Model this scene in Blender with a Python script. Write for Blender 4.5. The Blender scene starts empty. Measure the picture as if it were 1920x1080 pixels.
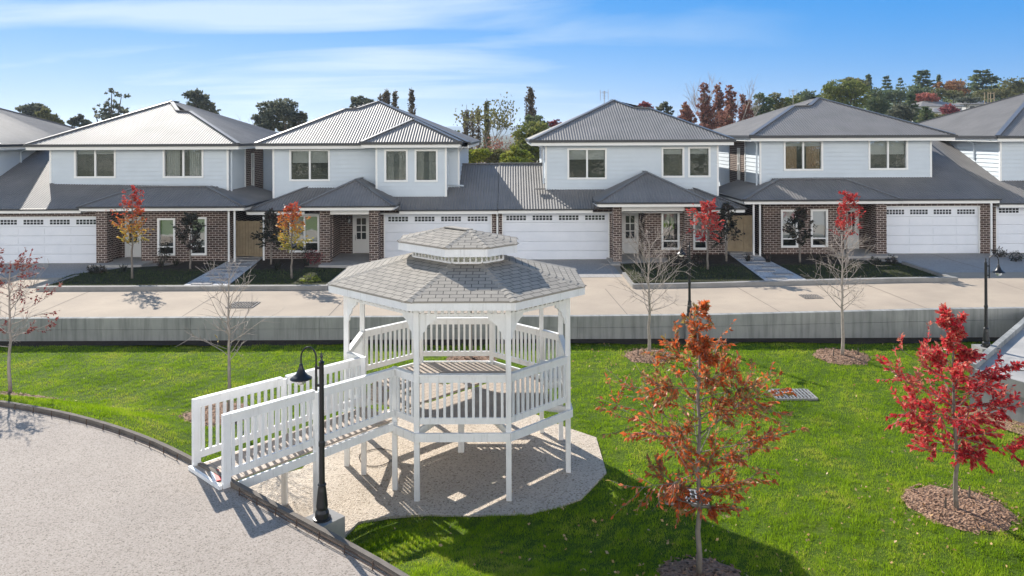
import bpy, bmesh, math, random
import numpy as np
from mathutils import Vector, Matrix

# ---------------------------------------------------------------- camera, sky, sun, exposure
R = math.radians
scene = bpy.context.scene
F, H, ROLL = 1450.0, 6.59, 0.004          # focal length in photo pixels, camera height, roll
cam_d = bpy.data.cameras.new('camera')
cam = bpy.data.objects.new('camera', cam_d)
scene.collection.objects.link(cam)
cam_d.sensor_fit = 'HORIZONTAL'
cam_d.sensor_width = 36.0
cam_d.lens = 36.0 * F / 1920.0
cam_d.shift_y = -290.0 / 1920.0
cam_d.clip_end = 20000
cam.matrix_world = Matrix.Translation((0, 0, H)) @ Matrix.Rotation(R(90), 4, 'X') @ Matrix.Rotation(-ROLL, 4, 'Z')
scene.camera = cam

SUN_EL = R(33.2)
SUN_DIR = Vector((-0.54, 0.842, 0)).normalized() * math.cos(SUN_EL) + Vector((0, 0, math.sin(SUN_EL)))
sun_d = bpy.data.lights.new('sun', 'SUN')
sun_d.energy = 3.0
sun_d.angle = R(0.5)
sun_d.color = (1.0, 0.94, 0.85)
sun = bpy.data.objects.new('sun', sun_d)
scene.collection.objects.link(sun)
sun.rotation_euler = SUN_DIR.to_track_quat('Z', 'Y').to_euler()

scene.view_settings.view_transform = 'Standard'
scene.view_settings.look = 'None'
scene.view_settings.gamma = 1
scene.view_settings.exposure = 1.5
scene.view_settings.use_curve_mapping = False

world = bpy.data.worlds.new('World')
scene.world = world
world.use_nodes = True
wn, wl = world.node_tree.nodes, world.node_tree.links
wn.clear()
w_out = wn.new('ShaderNodeOutputWorld')
w_bg = wn.new('ShaderNodeBackground')
w_bg.inputs['Strength'].default_value = 0.05
sky = wn.new('ShaderNodeTexSky')
sky.sky_type = 'NISHITA'
sky.sun_disc = False
sky.sun_elevation = SUN_EL
sky.sun_rotation = math.atan2(SUN_DIR.x, SUN_DIR.y)
sky.altitude = 600
sky.air_density = 1.0
sky.dust_density = 0.6
sky.ozone_density = 2.5
hsv = wn.new('ShaderNodeHueSaturation')
hsv.inputs['Saturation'].default_value = 1.9
hsv.inputs['Value'].default_value = 0.85
wl.new(sky.outputs[0], hsv.inputs['Color'])
# thin streaky cirrus in the sky: noise over the view direction projected on a high flat layer
geo = wn.new('ShaderNodeTexCoord')
sep = wn.new('ShaderNodeSeparateXYZ')
wl.new(geo.outputs['Generated'], sep.inputs[0])
def wmath(op, a, b=None):
    n = wn.new('ShaderNodeMath'); n.operation = op
    for i, v in enumerate((a, b)):
        if v is None: continue
        if isinstance(v, (int, float)): n.inputs[i].default_value = v
        else: wl.new(v, n.inputs[i])
    return n.outputs[0]
zc = wmath('ADD', wmath('MAXIMUM', sep.outputs[2], 0.0), 0.16)
cx_, cy_ = wmath('DIVIDE', sep.outputs[0], zc), wmath('DIVIDE', sep.outputs[1], zc)
comb = wn.new('ShaderNodeCombineXYZ')
wl.new(cx_, comb.inputs[0]); wl.new(cy_, comb.inputs[1])
mp = wn.new('ShaderNodeMapping')
mp.inputs['Rotation'].default_value = (0, 0, R(14))
mp.inputs['Scale'].default_value = (0.38, 1.0, 1)
mp.inputs['Location'].default_value = (0.55, 0.2, 0)
wl.new(comb.outputs[0], mp.inputs[0])
n1 = wn.new('ShaderNodeTexNoise')
n1.inputs['Scale'].default_value = 1.3; n1.inputs['Detail'].default_value = 8
n1.inputs['Roughness'].default_value = 0.52; n1.inputs['Distortion'].default_value = 0.5
wl.new(mp.outputs[0], n1.inputs['Vector'])
cr = wn.new('ShaderNodeValToRGB')
cr.color_ramp.elements[0].position = 0.40; cr.color_ramp.elements[0].color = (0, 0, 0, 1)
cr.color_ramp.elements[1].position = 0.60; cr.color_ramp.elements[1].color = (1, 1, 1, 1)
wl.new(n1.outputs['Fac'], cr.inputs[0])
# more cloud on the side of the sun, less to the right
side_n = wn.new('ShaderNodeClamp'); wl.new(wmath('ADD', wmath('MULTIPLY', sep.outputs[0], -1.7), 0.74), side_n.inputs[0])
cirrus = wmath('MULTIPLY', wmath('MULTIPLY', cr.outputs[0], side_n.outputs[0]), 0.88)
# whitish air low over the horizon, thicker towards the sun
zpos = wmath('MAXIMUM', sep.outputs[2], 0.0)
low = wmath('MULTIPLY', wmath('POWER', 2.718, wmath('MULTIPLY', zpos, -13.0)), wmath('ADD', wmath('MULTIPLY', side_n.outputs[0], 0.50), 0.30))
fac = wmath('MAXIMUM', cirrus, low)
def wmap0(v, a, b):
    x = wn.new('ShaderNodeMapRange'); x.interpolation_type = 'SMOOTHSTEP'
    wl.new(v, x.inputs[0]); x.inputs[1].default_value = a; x.inputs[2].default_value = b
    x.inputs[4].default_value = 0.80
    return x.outputs[0]
def wmix(f, a, b):
    x = wn.new('ShaderNodeMix'); x.data_type = 'RGBA'
    wl.new(f, x.inputs[0])
    for i, v in ((6, a), (7, b)):
        if isinstance(v, tuple): x.inputs[i].default_value = (*v, 1)
        else: wl.new(v, x.inputs[i])
    return x.outputs[2]
azure = wmix(wmap0(sep.outputs[1], -0.2, 0.3), hsv.outputs[0], (0.10, 2.15, 6.2))
skyc = wmix(fac, azure, (4.9, 6.0, 7.0))
# unseen bright cloud bank added low behind the camera, fill for the shaded fronts
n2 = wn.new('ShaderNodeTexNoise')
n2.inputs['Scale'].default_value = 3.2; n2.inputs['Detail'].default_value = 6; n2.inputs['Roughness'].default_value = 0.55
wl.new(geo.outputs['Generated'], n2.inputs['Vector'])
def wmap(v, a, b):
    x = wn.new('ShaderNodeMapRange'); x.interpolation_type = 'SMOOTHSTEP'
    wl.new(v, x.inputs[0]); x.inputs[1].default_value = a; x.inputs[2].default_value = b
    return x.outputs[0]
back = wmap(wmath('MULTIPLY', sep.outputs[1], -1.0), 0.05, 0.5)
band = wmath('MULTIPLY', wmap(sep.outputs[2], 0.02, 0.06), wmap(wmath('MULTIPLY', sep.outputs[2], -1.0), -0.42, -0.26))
fill_bank = wmath('MULTIPLY', wmath('MULTIPLY', back, band), wmap(n2.outputs['Fac'], 0.30, 0.44))
skyc = wmix(fill_bank, skyc, (29.8, 28.8, 27.6))
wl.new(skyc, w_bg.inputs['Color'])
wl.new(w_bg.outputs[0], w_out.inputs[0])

# ---------------------------------------------------------------- helpers
COL = scene.collection
ORG = {}

def ray(px, py):
    u, v = px - 960.0, py - 250.0
    u0, v0 = u - ROLL * v, v + ROLL * u
    return u0 / F, -v0 / F                     # x and z per metre of depth

def at(px, py, Y):                             # point seen at this pixel at depth Y
    a, b = ray(px, py)
    return Vector((a * Y, Y, H + b * Y))

def atz(px, py, z):                            # point seen at this pixel at height z
    a, b = ray(px, py)
    Y = (z - H) / b
    return Vector((a * Y, Y, z))

def on_plane(px, py, Ye, ze, t):               # pixel ray meets the roof plane z = ze + t (Y - Ye)
    a, b = ray(px, py)
    Y = (ze - t * Ye - H) / (b - t)
    return Vector((a * Y, Y, H + b * Y))

def smooth(a, b, x):
    t = min(1, max(0, (x - a) / (b - a)))
    return t * t * (3 - 2 * t)

def link(o, parent=None):
    COL.objects.link(o)
    if parent is not None:
        o.parent = parent
    return o

def tag(o, label=None, cat=None, group=None, kind=None):
    if label: o['label'] = label
    if cat: o['category'] = cat
    if group: o['group'] = group
    if kind: o['kind'] = kind
    return o

def thing(name, label, cat, loc=(0, 0, 0), group=None):
    o = bpy.data.objects.new(name, None)
    o.empty_display_size = 0.2
    o.location = loc
    link(o)
    ORG[o] = Vector(loc)
    return tag(o, label, cat, group)

class MB:
    """collects faces of one mesh"""
    def __init__(s):
        s.v, s.f, s.uv, s.sm = [], [], {}, False
    def add(s, vs, fs):
        n = len(s.v)
        s.v += [tuple(p) for p in vs]
        s.f += [tuple(i + n for i in f) for f in fs]
        return s
    def poly(s, vs, uv=None):
        n = len(s.v)
        s.v += [tuple(p) for p in vs]
        if uv: s.uv[len(s.f)] = uv
        s.f.append(tuple(range(n, n + len(vs))))
        return s
    def box(s, x0, x1, y0, y1, z0, z1):
        v = [(x0, y0, z0), (x1, y0, z0), (x1, y1, z0), (x0, y1, z0), (x0, y0, z1), (x1, y0, z1), (x1, y1, z1), (x0, y1, z1)]
        return s.add(v, [(0, 3, 2, 1), (4, 5, 6, 7), (0, 1, 5, 4), (1, 2, 6, 5), (2, 3, 7, 6), (3, 0, 4, 7)])
    def prism(s, pts, z0, z1):
        n = len(pts)
        a = sum(pts[i][0] * pts[(i + 1) % n][1] - pts[(i + 1) % n][0] * pts[i][1] for i in range(n))
        if a < 0: pts = pts[::-1]
        v = [(p[0], p[1], z0) for p in pts] + [(p[0], p[1], z1) for p in pts]
        f = [tuple(range(n - 1, -1, -1)), tuple(range(n, 2 * n))]
        f += [(i, (i + 1) % n, n + (i + 1) % n, n + i) for i in range(n)]
        return s.add(v, f)
    def beam(s, p, q, w, h, up=(0, 0, 1)):      # bar from p to q, w wide, h high, centred
        p, q = Vector(p), Vector(q)
        d = (q - p).normalized()
        up = Vector(up)
        if abs(d.dot(up)) > 0.95: up = Vector((0, 1, 0))
        a = d.cross(up).normalized()
        b = a.cross(d).normalized()
        a, b = a * w / 2, b * h / 2
        v = [p - a - b, p + a - b, p + a + b, p - a + b, q - a - b, q + a - b, q + a + b, q - a + b]
        return s.add(v, [(0, 1, 2, 3), (7, 6, 5, 4), (0, 4, 5, 1), (1, 5, 6, 2), (2, 6, 7, 3), (3, 7, 4, 0)])
    def tube(s, path, rad, n=6, cap=True):
        path = [Vector(p) for p in path]
        if isinstance(rad, (int, float)): rad = [rad] * len(path)
        rings = []
        prev = None
        for i, p in enumerate(path):
            d = (path[min(i + 1, len(path) - 1)] - path[max(i - 1, 0)])
            d = d.normalized() if d.length > 1e-9 else Vector((0, 0, 1))
            if prev is None:
                a = d.cross(Vector((0.31, 0.95, 0.05))).normalized()
            else:
                a = (prev - d * prev.dot(d)).normalized()
            prev = a
            b = d.cross(a)
            rings.append([p + (a * math.cos(2 * math.pi * k / n) + b * math.sin(2 * math.pi * k / n)) * rad[i] for k in range(n)])
        v = [q for r in rings for q in r]
        f = []
        for i in range(len(rings) - 1):
            for k in range(n):
                f.append((i * n + k, i * n + (k + 1) % n, (i + 1) * n + (k + 1) % n, (i + 1) * n + k))
        if cap:
            f.append(tuple(range(n - 1, -1, -1)))
            f.append(tuple(range((len(rings) - 1) * n, len(rings) * n)))
        return s.add(v, f)
    def lathe(s, c, prof, n=16):                # prof: (radius, z)
        v, f = [], []
        for r, z in prof:
            for k in range(n):
                a = 2 * math.pi * k / n
                v.append((c[0] + r * math.cos(a), c[1] + r * math.sin(a), c[2] + z))
        for i in range(len(prof) - 1):
            for k in range(n):
                f.append((i * n + k, i * n + (k + 1) % n, (i + 1) * n + (k + 1) % n, (i + 1) * n + k))
        f.append(tuple(range(n - 1, -1, -1)))
        f.append(tuple(range((len(prof) - 1) * n, len(prof) * n)))
        return s.add(v, f)
    def build(s, name, mat, parent=None, smooth=False):
        o_ = ORG.get(parent, Vector((0, 0, 0))) if parent is not None else Vector((0, 0, 0))
        me = bpy.data.meshes.new(name)
        me.from_pydata([(p[0] - o_[0], p[1] - o_[1], p[2] - o_[2]) for p in s.v], [], s.f)
        if s.uv:
            ul = me.uv_layers.new(name='UVMap')
            for fi, uv in s.uv.items():
                for li, t in zip(me.polygons[fi].loop_indices, uv):
                    ul.data[li].uv = t
        if smooth:
            me.polygons.foreach_set('use_smooth', [True] * len(me.polygons))
        me.materials.append(mat)
        me.update()
        o = bpy.data.objects.new(name, me)
        link(o, parent)
        ORG[o] = o_
        return o

def np_mesh(name, verts, nper, mat, parent=None):
    """mesh of equal faces: verts (n*nper,3)"""
    o_ = ORG.get(parent, Vector((0, 0, 0))) if parent is not None else Vector((0, 0, 0))
    verts = np.asarray(verts, dtype=np.float32) - np.array(o_, dtype=np.float32)
    n = len(verts)
    me = bpy.data.meshes.new(name)
    me.vertices.add(n); me.loops.add(n); me.polygons.add(n // nper)
    me.vertices.foreach_set('co', verts.ravel())
    me.loops.foreach_set('vertex_index', np.arange(n, dtype=np.int32))
    me.polygons.foreach_set('loop_start', np.arange(0, n, nper, dtype=np.int32))
    me.polygons.foreach_set('loop_total', np.full(n // nper, nper, dtype=np.int32))
    me.materials.append(mat)
    me.update(calc_edges=True)
    me.validate()
    o = bpy.data.objects.new(name, me)
    link(o, parent)
    ORG[o] = o_
    return o

def children(o):
    return [c for c in bpy.data.objects if c.parent == o]

def copy_tree(o, parent=None):
    c = o.copy()
    COL.objects.link(c)
    if parent is not None: c.parent = parent
    for ch in children(o):
        copy_tree(ch, c)
    return c

# ---------------------------------------------------------------- materials
def mat(name, col=(0.5, 0.5, 0.5), rough=0.7, spec=0.3, metal=0.0):
    m = bpy.data.materials.new(name)
    m.use_nodes = True
    b = m.node_tree.nodes['Principled BSDF']
    b.inputs['Base Color'].default_value = (*col, 1)
    b.inputs['Roughness'].default_value = rough
    b.inputs['Specular IOR Level'].default_value = spec
    b.inputs['Metallic'].default_value = metal
    return m

def nodes(m):
    nt = m.node_tree
    return nt.nodes, nt.links, nt.nodes['Principled BSDF']

def coords(m, scale=(1, 1, 1), rot=(0, 0, 0)):
    n, l, b = nodes(m)
    tc = n.new('ShaderNodeNewGeometry')
    mp_ = n.new('ShaderNodeMapping')
    mp_.inputs['Scale'].default_value = scale
    mp_.inputs['Rotation'].default_value = rot
    l.new(tc.outputs['Position'], mp_.inputs[0])
    return mp_.outputs[0]

def noise(m, vec, scale, detail=4, rough=0.55):
    n, l, b = nodes(m)
    t = n.new('ShaderNodeTexNoise')
    t.inputs['Scale'].default_value = scale
    t.inputs['Detail'].default_value = detail
    t.inputs['Roughness'].default_value = rough
    l.new(vec, t.inputs['Vector'])
    return t.outputs['Fac']

def ramp(m, fac, stops):
    n, l, b = nodes(m)
    r = n.new('ShaderNodeValToRGB')
    e = r.color_ramp.elements
    while len(e) < len(stops): e.new(0.5)
    for i, (p, c) in enumerate(stops):
        e[i].position = p
        e[i].color = (*c, 1) if len(c) == 3 else c
    l.new(fac, r.inputs[0])
    return r.outputs[0]

def mixrgb(m, a, b_, fac, mode='MIX'):
    n, l, b = nodes(m)
    x = n.new('ShaderNodeMix'); x.data_type = 'RGBA'; x.blend_type = mode
    for s, v in ((0, fac), (6, a), (7, b_)):
        if isinstance(v, (int, float)): x.inputs[s].default_value = v
        elif isinstance(v, tuple): x.inputs[s].default_value = (*v, 1)
        else: l.new(v, x.inputs[s])
    return x.outputs[2]

def bump(m, h, strength=0.4, dist=0.02):
    n, l, b = nodes(m)
    bp = n.new('ShaderNodeBump')
    bp.inputs['Strength'].default_value = strength
    bp.inputs['Distance'].default_value = dist
    l.new(h, bp.inputs['Height'])
    l.new(bp.outputs[0], b.inputs['Normal'])

def setcol(m, c):
    n, l, b = nodes(m)
    l.new(c, b.inputs['Base Color'])

def mottled(name, c1, c2, scale=3, rough=0.7, spec=0.3, bscale=None, bstr=0.2, bdist=0.01, metal=0.0):
    m = mat(name, c1, rough, spec, metal)
    v = coords(m)
    setcol(m, ramp(m, noise(m, v, scale, 6, 0.62), [(0.3, c1), (0.72, c2)]))
    if bscale: bump(m, noise(m, v, bscale, 3), bstr, bdist)
    return m

def voronoi_speckle(name, base, alt, dark, cell, rough=0.85, big=(0.5, 0.9), bstr=0.3, bdist=0.008):
    m = mat(name, base, rough, 0.2)
    n, l, b = nodes(m)
    v = coords(m)
    vo = n.new('ShaderNodeTexVoronoi'); vo.inputs['Scale'].default_value = cell
    l.new(v, vo.inputs['Vector'])
    sp = n.new('ShaderNodeSeparateXYZ'); l.new(vo.outputs['Color'], sp.inputs[0])
    c = ramp(m, sp.outputs[0], [(0.0, dark), (0.22, base), (0.6, alt), (1.0, base)])
    patch = ramp(m, noise(m, v, big[0], 6, 0.65), [(0.28, (big[1],) * 3), (0.7, (1.0,) * 3)])
    setcol(m, mixrgb(m, c, patch, 1.0, 'MULTIPLY'))
    bump(m, vo.outputs['Distance'], bstr, bdist)
    return m

def foliage(name, stops, trans=0.35, rough=0.6, spread=0.6):
    m = bpy.data.materials.new(name)
    m.use_nodes = True
    n, l, b = nodes(m)
    g = n.new('ShaderNodeNewGeometry')
    r = n.new('ShaderNodeValToRGB')
    e = r.color_ramp.elements
    while len(e) < len(stops): e.new(0.5)
    for i, (p, c) in enumerate(stops):
        e[i].position = p; e[i].color = (*c, 1)
    # patches of one hue through the crown, broken up leaf by leaf
    t = n.new('ShaderNodeTexNoise'); t.inputs['Scale'].default_value = 0.9; t.inputs['Detail'].default_value = 2
    l.new(g.outputs['Position'], t.inputs['Vector'])
    mm = n.new('ShaderNodeMath'); mm.operation = 'MULTIPLY_ADD'
    mm.inputs[1].default_value = spread; l.new(g.outputs['Random Per Island'], mm.inputs[0])
    mm2 = n.new('ShaderNodeMath'); mm2.operation = 'MULTIPLY_ADD'
    mm2.inputs[1].default_value = 1.6; mm2.inputs[2].default_value = -0.55
    l.new(t.outputs['Fac'], mm2.inputs[0]); l.new(mm2.outputs[0], mm.inputs[2])
    l.new(mm.outputs[0], r.inputs[0])
    b.inputs['Roughness'].default_value = rough
    b.inputs['Specular IOR Level'].default_value = 0.25
    l.new(r.outputs[0], b.inputs['Base Color'])
    tr = n.new('ShaderNodeBsdfTranslucent')
    l.new(r.outputs[0], tr.inputs['Color'])
    mx = n.new('ShaderNodeMixShader'); mx.inputs[0].default_value = trans
    l.new(b.outputs[0], mx.inputs[1]); l.new(tr.outputs[0], mx.inputs[2])
    l.new(mx.outputs[0], n['Material Output'].inputs[0])
    return m

M = {}
def painted():
    m = mat('white_paint', (0.8, 0.8, 0.79), 0.5, 0.35)
    a = ramp(m, noise(m, coords(m), 4, 5, .6), [(.3, (0.82, 0.82, 0.81)), (.7, (0.74, 0.74, 0.73))])
    st = ramp(m, noise(m, coords(m, (14, 14, .8)), 1.0, 6, .7), [(.30, (0.74, 0.73, 0.71)), (.46, (1, 1, 1))])
    setcol(m, mixrgb(m, a, st, 0.75, 'MULTIPLY'))
    bump(m, noise(m, coords(m, (30, 30, 3)), 1.0, 3), .12, .004)
    return m
M['white'] = painted()
M['edging'] = mottled('weathered_edging', (0.20, 0.175, 0.15), (0.12, 0.105, 0.09), 4, 0.9, 0.15, 25, 0.4, 0.01)
M['trim'] = mat('house_trim_white', (0.78, 0.78, 0.76), 0.5, 0.35)
M['cladding'] = mottled('pale_grey_weatherboard', (0.565, 0.62, 0.665), (0.52, 0.575, 0.62), 1.3, 0.6, 0.3)
M['garage'] = mottled('garage_door_white', (0.74, 0.76, 0.80), (0.66, 0.69, 0.74), 1.2, 0.45, 0.4)
M['roofing'] = mottled('grey_corrugated_steel', (0.165, 0.158, 0.152), (0.215, 0.205, 0.197), 0.9, 0.56, 0.2)
M['gutter'] = mat('dark_gutter_steel', (0.03, 0.032, 0.036), 0.4, 0.5)
M['cap'] = mat('ridge_cap_steel', (0.12, 0.122, 0.128), 0.38, 0.55)
M['timber'] = mottled('raw_pine_boards', (0.42, 0.335, 0.22), (0.30, 0.235, 0.15), 4, 0.8, 0.15)
M['concrete'] = mottled('grey_concrete', (0.30, 0.29, 0.275), (0.21, 0.205, 0.195), 2.2, 0.85, 0.2, 30, 0.25, 0.004)
M['slab'] = mottled('smooth_slab_concrete', (0.40, 0.385, 0.365), (0.30, 0.29, 0.275), 1.5, 0.8, 0.2)
M['black'] = mat('black_cast_metal', (0.012, 0.012, 0.013), 0.35, 0.5)
M['rust'] = mottled('rusty_steel', (0.10, 0.06, 0.04), (0.05, 0.035, 0.03), 20, 0.8)
M['steel'] = mat('galvanised_steel', (0.36, 0.36, 0.35), 0.5, 0.5, 0.5)
M['iron'] = mottled('cast_iron', (0.13, 0.12, 0.11), (0.20, 0.185, 0.17), 12, 0.7)
M['tan'] = mat('tan_curtain', (0.55, 0.36, 0.20), 0.8, 0.1)
M['bark'] = mottled('pale_bark', (0.24, 0.21, 0.18), (0.14, 0.12, 0.10), 9, 0.85)
M['twig'] = mottled('grey_twig_bark', (0.42, 0.36, 0.32), (0.26, 0.22, 0.19), 9, 0.8)
M['darkbark'] = mottled('dark_bark', (0.07, 0.055, 0.045), (0.12, 0.10, 0.085), 6, 0.9)
M['deck'] = mottled('deck_boards', (0.42, 0.35, 0.29), (0.33, 0.27, 0.22), 3, 0.7)
M['soil'] = mottled('dark_soil', (0.035, 0.028, 0.022), (0.07, 0.055, 0.042), 5, 0.95, 0.1, 25, 0.8, 0.03)
M['room'] = mat('dim_room', (0.10, 0.095, 0.09), 0.9, 0.1)
M['blind'] = mat('roller_blind', (0.62, 0.61, 0.58), 0.8, 0.1)
M['darkglass'] = mat('small_dark_panes', (0.03, 0.035, 0.04), 0.1, 0.6)
M['red'] = mat('red_paint', (0.55, 0.03, 0.03), 0.5)
M['hillhouse'] = mat('pale_render', (0.5, 0.5, 0.5), 0.7)

def glass(name):
    m = bpy.data.materials.new(name)
    m.use_nodes = True
    n, l, b = nodes(m)
    g = n.new('ShaderNodeBsdfGlossy'); g.inputs['Roughness'].default_value = 0.03
    g.inputs['Color'].default_value = (0.9, 0.93, 0.95, 1)
    t = n.new('ShaderNodeBsdfTransparent'); t.inputs['Color'].default_value = (0.72, 0.76, 0.76, 1)
    tn = n.new('ShaderNodeTexNoise'); tn.inputs['Scale'].default_value = 2.2
    ge = n.new('ShaderNodeNewGeometry'); l.new(ge.outputs['Position'], tn.inputs['Vector'])
    bp = n.new('ShaderNodeBump'); bp.inputs['Strength'].default_value = 0.25; bp.inputs['Distance'].default_value = 0.02
    l.new(tn.outputs['Fac'], bp.inputs['Height']); l.new(bp.outputs[0], g.inputs['Normal'])
    mx = n.new('ShaderNodeMixShader'); mx.inputs[0].default_value = 0.30
    l.new(t.outputs[0], mx.inputs[1]); l.new(g.outputs[0], mx.inputs[2])
    l.new(mx.outputs[0], n['Material Output'].inputs[0])
    return m
M['glass'] = glass('window_glass')

def lampglass():
    m = mat('clear_lamp_glass', (0.85, 0.87, 0.88), 0.08, 0.5)
    n, l, b = nodes(m)
    b.inputs['Transmission Weight'].default_value = 0.75
    return m
M['lampglass'] = lampglass()

def brick():
    m = mat('dark_brown_brick', (0.1, 0.07, 0.06), 0.85, 0.15)
    n, l, b = nodes(m)
    g = n.new('ShaderNodeNewGeometry')
    s = n.new('ShaderNodeSeparateXYZ'); l.new(g.outputs['Position'], s.inputs[0])
    a = n.new('ShaderNodeMath'); a.operation = 'ADD'
    l.new(s.outputs[0], a.inputs[0]); l.new(s.outputs[1], a.inputs[1])
    c = n.new('ShaderNodeCombineXYZ'); l.new(a.outputs[0], c.inputs[0]); l.new(s.outputs[2], c.inputs[1])
    t = n.new('ShaderNodeTexBrick')
    t.inputs['Scale'].default_value = 1.0
    t.inputs['Brick Width'].default_value = 0.26
    t.inputs['Row Height'].default_value = 0.098
    t.inputs['Mortar Size'].default_value = 0.0125
    t.inputs['Mortar Smooth'].default_value = 0.2
    t.inputs['Bias'].default_value = -0.1
    t.inputs['Color1'].default_value = (0.10, 0.068, 0.056, 1)
    t.inputs['Color2'].default_value = (0.048, 0.036, 0.033, 1)
    t.inputs['Mortar'].default_value = (0.43, 0.385, 0.35, 1)
    l.new(c.outputs[0], t.inputs['Vector'])
    v = coords(m)
    setcol(m, mixrgb(m, t.outputs['Color'], ramp(m, noise(m, v, 1.3, 4), [(0.3, (0.75, 0.72, 0.7)), (0.7, (1.15, 1.1, 1.08))]), 1.0, 'MULTIPLY'))
    bump(m, t.outputs['Fac'], -0.3, 0.01)
    return m
M['brick'] = brick()

def shingle():
    m = mat('grey_asphalt_shingle', (0.35, 0.34, 0.32), 0.9, 0.15)
    n, l, b = nodes(m)
    u = n.new('ShaderNodeUVMap')
    t = n.new('ShaderNodeTexBrick')
    t.inputs['Scale'].default_value = 1.0
    t.inputs['Brick Width'].default_value = 0.245
    t.inputs['Row Height'].default_value = 0.135
    t.inputs['Mortar Size'].default_value = 0.008
    t.inputs['Mortar Smooth'].default_value = 0.1
    t.inputs['Color1'].default_value = (0.35, 0.32, 0.275, 1)
    t.inputs['Color2'].default_value = (0.285, 0.262, 0.228, 1)
    t.inputs['Mortar'].default_value = (0.085, 0.078, 0.07, 1)
    l.new(u.outputs[0], t.inputs['Vector'])
    v = coords(m)
    gr = ramp(m, noise(m, v, 60, 3, 0.7), [(0.3, (0.82, 0.82, 0.82)), (0.7, (1.1, 1.1, 1.1))])
    setcol(m, mixrgb(m, t.outputs['Color'], gr, 1.0, 'MULTIPLY'))
    bump(m, t.outputs['Fac'], -0.4, 0.008)
    return m
M['shingle'] = shingle()
M['shinglecap'] = mottled('ridge_shingle', (0.35, 0.322, 0.28), (0.27, 0.25, 0.22), 14, 0.9, 0.15)

def lawn_mat():
    m = mat('lawn_turf', (0.06, 0.1, 0.02), 0.9, 0.1)
    v = coords(m)
    a = ramp(m, noise(m, v, 0.55, 5, 0.6), [(0.3, (0.07, 0.12, 0.012)), (0.55, (0.10, 0.16, 0.016)), (0.75, (0.15, 0.18, 0.03))])
    c = ramp(m, noise(m, v, 14, 6, 0.75), [(0.28, (0.35, 0.4, 0.35)), (0.7, (1.15, 1.15, 1.1))])
    setcol(m, mixrgb(m, a, c, 1.0, 'MULTIPLY'))
    bump(m, noise(m, v, 18, 5, 0.7), 0.9, 0.06)
    return m
M['lawn'] = lawn_mat()
M['blade'] = foliage('grass_blades', [(0.0, (0.10, 0.18, 0.005)), (0.35, (0.20, 0.33, 0.008)), (0.7, (0.31, 0.45, 0.014)), (1.0, (0.46, 0.46, 0.08))], 0.52, 0.75)
M['road'] = mottled('sandy_concrete_road', (0.43, 0.355, 0.275), (0.325, 0.27, 0.215), 0.45, 0.9, 0.15, 45, 0.3, 0.004)
M['drive'] = voronoi_speckle('driveway_aggregate', (0.33, 0.315, 0.30), (0.40, 0.38, 0.36), (0.22, 0.21, 0.20), 40, big=(0.4, 0.85))
M['pave'] = voronoi_speckle('exposed_aggregate_paving', (0.315, 0.27, 0.23), (0.40, 0.35, 0.305), (0.17, 0.145, 0.12), 62, big=(0.7, 0.86), bstr=.5, bdist=.006)
M['gravel'] = voronoi_speckle('pale_gravel', (0.54, 0.455, 0.365), (0.66, 0.575, 0.475), (0.30, 0.245, 0.185), 36, big=(0.9, 0.84), bstr=0.9, bdist=0.02)
M['greygravel'] = voronoi_speckle('grey_path_gravel', (0.50, 0.49, 0.48), (0.62, 0.61, 0.60), (0.25, 0.24, 0.23), 20, big=(0.9, 0.8), bstr=0.8, bdist=0.03)
M['mulch'] = voronoi_speckle('bark_mulch', (0.25, 0.145, 0.09), (0.38, 0.245, 0.165), (0.08, 0.046, 0.03), 22, big=(2.0, 0.75), bstr=1.0, bdist=0.04)
def ground_mat():
    m = mat('far_ground', (0.08, 0.09, 0.04), 0.95, 0.1)
    v = coords(m, (1, .6, 1))
    setcol(m, ramp(m, noise(m, v, 0.06, 5, 0.65), [(0.36, (0.018, 0.026, 0.012)), (0.48, (0.05, 0.062, 0.025)), (0.56, (0.16, 0.145, 0.09)), (0.66, (0.36, 0.32, 0.27))]))
    return m
M['ground'] = ground_mat()
M['hill'] = mottled('hillside_grass', (0.05, 0.07, 0.025), (0.13, 0.12, 0.05), 0.06, 0.95, 0.1)
M['farhill'] = mottled('far_forest', (0.04, 0.06, 0.03), (0.055, 0.075, 0.04), 0.004, 0.95, 0.1)

def wall_concrete():
    m = mat('stained_retaining_concrete', (0.25, 0.25, 0.24), 0.85, 0.2)
    v = coords(m)
    a = ramp(m, noise(m, v, 0.8, 6, 0.6), [(0.3, (0.24, 0.245, 0.24)), (0.7, (0.34, 0.34, 0.325))])
    v2 = coords(m, (6, 1, 0.5))
    st = ramp(m, noise(m, v2, 1.0, 5, 0.6), [(0.35, (0.62, 0.63, 0.63)), (0.55, (1, 1, 1))])
    setcol(m, mixrgb(m, a, st, 0.8, 'MULTIPLY'))
    bump(m, noise(m, v, 25, 4), 0.3, 0.005)
    return m
M['wall'] = wall_concrete()

M['bed'] = mottled('garden_bed_turf', (0.030, 0.036, 0.018), (0.055, 0.050, 0.030), 2.5, 0.95, 0.1, 30, 0.8, 0.03)
M['bedblade'] = foliage('bed_grass_blades', [(0.0, (0.03, 0.05, 0.012)), (0.6, (0.055, 0.08, 0.018)), (1.0, (0.12, 0.12, 0.05))], 0.3, 0.8)  # lawn grass darkened in its colour for beds in the houses' shade

# ---------------------------------------------------------------- the ground and what is laid on it
def rz(x):                                     # height of the road and of the house slabs
    return 0.87 + 0.21 * smooth(3, 17, x)

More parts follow.
